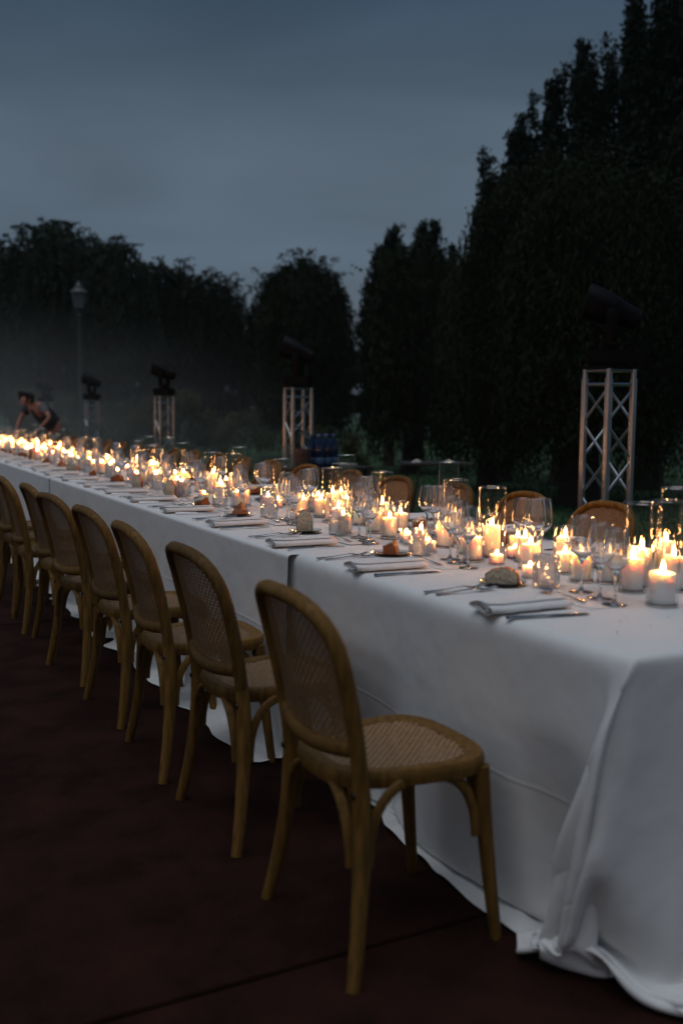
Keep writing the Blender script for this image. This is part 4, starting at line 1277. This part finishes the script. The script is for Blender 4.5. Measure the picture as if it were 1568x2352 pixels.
# ------------------------------------------------------------------ side tables on the lawn
def side_table():
    x, y = 2.50, 6.45; z0 = float(lawn_z(x, y))
    root = empty('side_table', (x, y, z0), 0.35)
    h = 0.752 - z0
    MB().box((0.06, 0, h - 0.014), (0.78, 0.46, 0.028), bev=0.005).build('table_top', M['darkwood'], root)
    for sx in (-0.28, 0.40):
        for sy in (-0.18, 0.18):
            MB().box((sx, sy, (h - 0.028) / 2), (0.035, 0.035, h - 0.03), bev=0.004).build('leg', M['darkwood'], root)
    for sy in (-0.18, 0.18): MB().box((0.06, sy, h - 0.065), (0.62, 0.02, 0.06)).build('apron', M['darkwood'], root, smooth=False)
    tag(root, 'dark side table on the lawn carrying a bucket and blue bottles', 'table')
    zt = 0.754
    def w(lx, ly):
        c, s = math.cos(0.35), math.sin(0.35); return x + c * lx - s * ly, y + s * lx + c * ly
    bk = empty('wooden_bucket', (*w(-0.22, 0.02), zt))
    MB().lathe([(0.0005, 0), (0.062, 0), (0.078, 0.165), (0.072, 0.166), (0.058, 0.01), (0.0005, 0.01)], 22).build('body', M['bucket'], bk)
    for zz, r_ in ((0.03, 0.0665), (0.13, 0.0763)): MB().lathe([(r_ - 0.002, zz), (r_ + 0.002, zz), (r_ + 0.003, zz + 0.012), (r_ - 0.002, zz + 0.012)], 22, closed=True).build('hoop', M['iron'], bk)
    tag(bk, 'small reddish wooden bucket beside the blue bottles on the side table', 'bucket')
    m, t, b = mat_new('blue_plastic'); b.inputs['Base Color'].default_value = (0.010, 0.032, 0.09, 1); b.inputs['Roughness'].default_value = 0.12
    b.inputs['Transmission Weight'].default_value = 0.35
    m2 = simple('bottle_label', (0.06, 0.12, 0.22), 0.5); m3 = simple('bottle_cap', (0.05, 0.12, 0.28), 0.4)
    bt = empty('water_bottle')
    MB().lathe([(0.0005, 0.0), (0.036, 0.0), (0.041, 0.006), (0.0412, 0.09), (0.039, 0.10), (0.0412, 0.11), (0.041, 0.185), (0.034, 0.222), (0.017, 0.255), (0.0145, 0.27), (0.0145, 0.28), (0.0005, 0.281)], 20).build('body', m, bt)
    MB().lathe([(0.0415, 0.035), (0.0422, 0.036), (0.0422, 0.084), (0.0415, 0.085)], 20).build('wrapper', m2, bt)
    MB().lathe([(0.016, 0.272), (0.0165, 0.274), (0.0165, 0.292), (0.014, 0.294), (0.0005, 0.294)], 14).build('cap', m3, bt)
    P2 = Proto(bt)
    names = ['beside the bucket, front row', 'in the middle of the front row', 'at the outer end of the front row', 'beside the bucket, back row', 'in the middle of the back row', 'at the outer end of the back row']
    for k in range(6):
        lx, ly = -0.075 + 0.092 * (k % 3), -0.05 + 0.1 * (k // 3)
        o = P2.place((*w(lx, ly), zt), 0.3 * k); tag(o, f'blue water bottle {names[k]} on the side table', 'bottle', 'blue bottles on the side table')
    o = MB().box((0, 0, 0.009), (0.15, 0.11, 0.018), bev=0.003).build('book', M['paper'], smooth=False); o.location = (*w(0.34, -0.02), zt); o.rotation_euler = (0, 0, 0.6)
    tag(o, 'pale folded paper pile at the free end of the side table', 'paper')
side_table()

def trestle():
    x, y = 4.30, 7.35; z0 = float(lawn_z(x, y)); h = 0.715 - z0
    root = empty('folding_table', (x, y, z0), -0.42)
    MB().box((0, 0, h - 0.012), (0.74, 0.5, 0.024), bev=0.004).build('table_top', M['darkwood'], root)
    for sx in (-1, 1):
        for sy in (-1, 1):
            MB().tube([(sx * 0.30, sy * 0.2, h - 0.02), (sx * 0.19, sy * 0.2, 0.0)] if sy > 0 else [(sx * 0.20, sy * 0.2, h - 0.02), (sx * 0.31, sy * 0.2, 0.0)], 0.014, 8).build('leg', M['darkwood'], root)
    MB().tube([(-0.2, -0.2, 0.25), (0.2, -0.2, 0.25)], 0.01, 8).build('stretcher', M['darkwood'], root)
    tag(root, 'dark folding table standing alone on the lawn behind the glasses', 'table')
    for k, (lx, ly, lab) in enumerate(((-0.20, 0.02, 'crumpled pale cloth on the left part of the folding table'), (0.14, 0.0, 'crumpled pale cloth near the middle of the folding table'))):
        b = MB()
        b.lathe([(0.055, 0.001), (0.05, 0.010), (0.03, 0.020), (0.012, 0.028), (0.0005, 0.026)], 12)
        b.v = [(px * (1 + 0.25 * math.sin(i * 2.3)), py * 0.7, pz * (1 + 0.3 * math.sin(i * 1.7))) for i, (px, py, pz) in enumerate(b.v)]
        o = b.build('cloth', M['paper']); c, s = math.cos(-0.42), math.sin(-0.42)
        o.location = (x + c * lx - s * ly, y + s * lx + c * ly, z0 + h + 0.0005); tag(o, lab, 'cloth')
trestle()

# ------------------------------------------------------------------ the waiter
def skin_mesh(name, V, E, mat, parent, root=0, sub=2):
    me = bpy.data.meshes.new(name + '_rig'); me.from_pydata([v[:3] for v in V], E, []); me.update()
    o = bpy.data.objects.new(name + '_rig', me); COL.objects.link(o)
    o.modifiers.new('Skin', 'SKIN')
    sv = me.skin_vertices[0].data
    for i, v in enumerate(V):
        r_ = v[3]; sv[i].radius = (r_, r_) if not hasattr(r_, '__len__') else r_
        sv[i].use_root = (i == root)
    s = o.modifiers.new('Sub', 'SUBSURF'); s.levels = sub; s.render_levels = sub
    dg = bpy.context.evaluated_depsgraph_get()
    m2 = bpy.data.meshes.new_from_object(o.evaluated_get(dg))
    bpy.data.objects.remove(o)
    m2.name = name; m2.materials.clear(); m2.materials.append(mat)
    m2.polygons.foreach_set('use_smooth', [True] * len(m2.polygons))
    ob = bpy.data.objects.new(name, m2); COL.objects.link(ob); ob.parent = parent
    return ob

def waiter():
    # bends over the table from the lawn side: local +x is where the figure faces
    root = empty('person', (1.86, 14.87, 0.0), math.pi + 0.5)
    V = [(0, 0, 0.93, (0.13, 0.15)), (0.10, 0, 1.05, (0.12, 0.14)), (0.24, 0, 1.17, (0.12, 0.15)), (0.36, 0, 1.27, (0.09, 0.13)), (0.44, 0, 1.32, 0.055), (0.49, 0, 1.345, 0.05),
         (0.54, 0, 1.385, 0.075), (0.575, 0, 1.36, 0.085), (0.615, 0, 1.31, 0.05)]
    E = [(0, 1), (1, 2), (2, 3), (3, 4), (4, 5), (5, 6), (6, 7), (7, 8)]
    def chain(start, pts):
        p = start
        for q_ in pts: V.append(q_); E.append((p, len(V) - 1)); p = len(V) - 1
        return p
    for s in (-1, 1):
        chain(0, [(0.0, s * 0.10, 0.86, 0.09), (0.04, s * 0.12, 0.50, 0.062), (0.01, s * 0.125, 0.25, 0.055), (0.0, s * 0.13, 0.09, 0.04), (0.07, s * 0.14, 0.05, 0.038), (0.15, s * 0.15, 0.035, 0.03)])
    hands = []
    for s in (-1, 1):
        el = (0.40, s * 0.37, 1.10, 0.036) if s > 0 else (0.48, s * 0.24, 1.07, 0.036)
        wr = (0.55, s * 0.27, 0.90, 0.025) if s > 0 else (0.60, s * 0.20, 0.86, 0.025)
        w_ = chain(3, [(0.36, s * 0.19, 1.27, 0.055), el, wr, (wr[0] + 0.05, wr[1] - s * 0.01, wr[2] - 0.045, (0.036, 0.018))])
        hx, hy, hz = V[w_][:3]
        for k in range(4):
            oy = (k - 1.5) * 0.017
            chain(w_, [(hx + 0.028, hy + oy, hz - 0.024, 0.009), (hx + 0.050 - 0.004 * abs(k - 1), hy + oy * 1.1, hz - 0.047, 0.008), (hx + 0.058, hy + oy * 1.1, hz - 0.066 + 0.004 * abs(k - 1), 0.0065)])
        chain(w_ - 1, [(hx - 0.02, hy - s * 0.034, hz + 0.012, 0.010), (hx + 0.012, hy - s * 0.046, hz - 0.016, 0.008)])
    skin_mesh('body', V, E, M['skin'], root)
    # nose, eyes, ears are small raised pieces of the face
    fc = MB()
    fc.tube([(0.650, 0, 1.352), (0.672, 0, 1.325), (0.655, 0, 1.315)], [0.008, 0.013, 0.008], 6)
    fc.build('nose', M['skin'], root)
    for s in (-1, 1):
        MB().lathe([(0.0005, -0.008), (0.007, -0.004), (0.009, 0), (0.007, 0.004), (0.0005, 0.008)], 8, (0.648, s * 0.033, 1.355)).build('eye', M['hair'], root)
        MB().tube([(0.56, s * 0.088, 1.35), (0.55, s * 0.098, 1.375), (0.565, s * 0.09, 1.395)], [0.01, 0.014, 0.01], 6).build('ear', M['skin'], root)
    skin_mesh('hair', [(0.475, 0, 1.42, 0.062), (0.53, 0, 1.435, 0.088), (0.59, 0, 1.425, 0.075), (0.46, 0, 1.37, 0.05)], [(0, 1), (1, 2), (0, 3)], M['hair'], root, 1)
    sh = [(0, 0, 0.95, (0.155, 0.175)), (0.10, 0, 1.06, (0.14, 0.165)), (0.24, 0, 1.18, (0.14, 0.175)), (0.36, 0, 1.275, (0.105, 0.15)), (0.42, 0, 1.315, 0.075)]
    se = [(0, 1), (1, 2), (2, 3), (3, 4)]
    skin_mesh('shirt', sh, se, M['shirt'], root)
    for s in (-1, 1):
        el = Vector((0.40, s * 0.37, 1.10)) if s > 0 else Vector((0.48, s * 0.24, 1.07))
        p0 = Vector((0.36, s * 0.16, 1.275)); p1 = p0.lerp(el, 0.25); p2 = p0.lerp(el, 0.55)
        MB().tube([p0, p1, p2], [0.075, 0.068, 0.062], 12).build('sleeve', M['sleeve'] if s > 0 else M['shirt'], root)
        skin_mesh('trouser_leg', [(0.0, s * 0.08, 0.90, 0.125), (0.01, s * 0.11, 0.75, 0.10), (0.04, s * 0.12, 0.50, 0.08), (0.01, s * 0.125, 0.25, 0.072), (0.0, s * 0.13, 0.11, 0.068)], [(0, 1), (1, 2), (2, 3), (3, 4)], M['apron'], root)
        MB().tube([(-0.05, s * 0.13, 0.045), (0.05, s * 0.135, 0.05), (0.13, s * 0.145, 0.038), (0.185, s * 0.15, 0.03)], [0.042, 0.048, 0.04, 0.02], 10, (0.85, 1)).build('shoe', M['black'], root)
    tag(root, 'person in dark clothes bending over the far end of the table with both arms down', 'person')
waiter()

# ------------------------------------------------------------------ air
def haze():
    m = bpy.data.materials.new('evening_air'); m.use_nodes = True
    t = m.node_tree; t.nodes.remove(t.nodes['Principled BSDF'])
    v = t.nodes.new('ShaderNodeVolumePrincipled')
    v.inputs['Color'].default_value = (0.88, 0.93, 1.0, 1); v.inputs['Density'].default_value = HAZE
    v.inputs['Anisotropy'].default_value = 0.2
    t.links.new(v.outputs[0], t.nodes['Material Output'].inputs['Volume'])
    o = MB().box((0, 70, 6.0), (330, 270, 15.0)).build('haze', m, kind='stuff', smooth=False)
    o['label'] = 'thin evening haze over the park'

def smoke():
    m = bpy.data.materials.new('drifting_smoke'); m.use_nodes = True
    t = m.node_tree; t.nodes.remove(t.nodes['Principled BSDF'])
    v = t.nodes.new('ShaderNodeVolumePrincipled'); v.inputs['Color'].default_value = (0.93, 0.92, 0.90, 1)
    co = t.nodes.new('ShaderNodeTexCoord')
    ln = t.nodes.new('ShaderNodeVectorMath'); ln.operation = 'LENGTH'
    ma = t.nodes.new('ShaderNodeMapping'); ma.inputs['Location'].default_value = (0, 0, 0.55); ma.inputs['Scale'].default_value = (1, 1, 0.72)
    t.links.new(co.outputs['Object'], ma.inputs[0]); t.links.new(ma.outputs[0], ln.inputs[0])
    r = t.nodes.new('ShaderNodeMapRange'); r.interpolation_type = 'SMOOTHSTEP'
    r.inputs['From Min'].default_value = 1.0; r.inputs['From Max'].default_value = 0.15
    r.inputs['To Min'].default_value = 0.0; r.inputs['To Max'].default_value = 1.0
    t.links.new(ln.outputs['Value'], r.inputs[0])
    n = t.nodes.new('ShaderNodeTexNoise'); n.inputs['Scale'].default_value = 1.8; n.inputs['Detail'].default_value = 3
    t.links.new(co.outputs['Object'], n.inputs[0])
    nr = t.nodes.new('ShaderNodeMapRange'); nr.inputs['From Min'].default_value = 0.35; nr.inputs['From Max'].default_value = 0.7; nr.inputs['To Min'].default_value = 0.25; nr.inputs['To Max'].default_value = 1.3
    t.links.new(n.outputs[0], nr.inputs[0])
    mu = t.nodes.new('ShaderNodeMath'); mu.operation = 'MULTIPLY'; t.links.new(r.outputs[0], mu.inputs[0]); t.links.new(nr.outputs[0], mu.inputs[1])
    m2 = t.nodes.new('ShaderNodeMath'); m2.operation = 'MULTIPLY'; m2.inputs[1].default_value = SMOKE; t.links.new(mu.outputs[0], m2.inputs[0])
    t.links.new(m2.outputs[0], v.inputs['Density'])
    t.links.new(v.outputs[0], t.nodes['Material Output'].inputs['Volume'])
    o = MB().box((0, 0, 0), (2, 2, 2)).build('smoke', m, kind='stuff', smooth=False)
    o.location = (0.6, 20.5, 2.2); o.scale = (9.5, 9.5, 2.6)
    o['label'] = 'low drifting smoke round the far end of the table'
HAZE, SMOKE = 0.0004, 0.045
haze()
smoke()

# crumbs and wax flecks dropped on the cloth near the table end
def crumbs():
    n = 34; v = []; f = []
    pos = [(0.16, 0.20), (0.05, 0.30), (0.09, 0.83), (0.30, 0.24), (0.42, 0.30), (0.11, 1.02)] + [(random.uniform(0.03, 0.6), random.uniform(0.05, 2.6)) for _ in range(n - 6)]
    for i, (x, y) in enumerate(pos):
        r_ = random.uniform(0.0012, 0.0030); b0 = len(v)
        for k in range(5): v.append((x + r_ * math.cos(k * 1.26) * random.uniform(.6, 1.3), y + r_ * math.sin(k * 1.26) * random.uniform(.6, 1.3), TOP))
        v.append((x, y, TOP + r_ * 0.9))
        f += [(b0 + k, b0 + (k + 1) % 5, b0 + 5) for k in range(5)]
    o = np_mesh('crumbs', np.array(v), np.array(f), M['crust'], kind='stuff'); o['label'] = 'bread crumbs scattered on the white cloth'
crumbs()

# pieces that were built as patterns but never placed
for p in list(PR.values()) + list(HP.values()) + list(CP.values()):
    if not p.used:
        for c in [x for x in bpy.data.objects if x.parent == p.o]:
            for g in [x for x in bpy.data.objects if x.parent == c]: bpy.data.objects.remove(g)
            bpy.data.objects.remove(c)
        bpy.data.objects.remove(p.o)
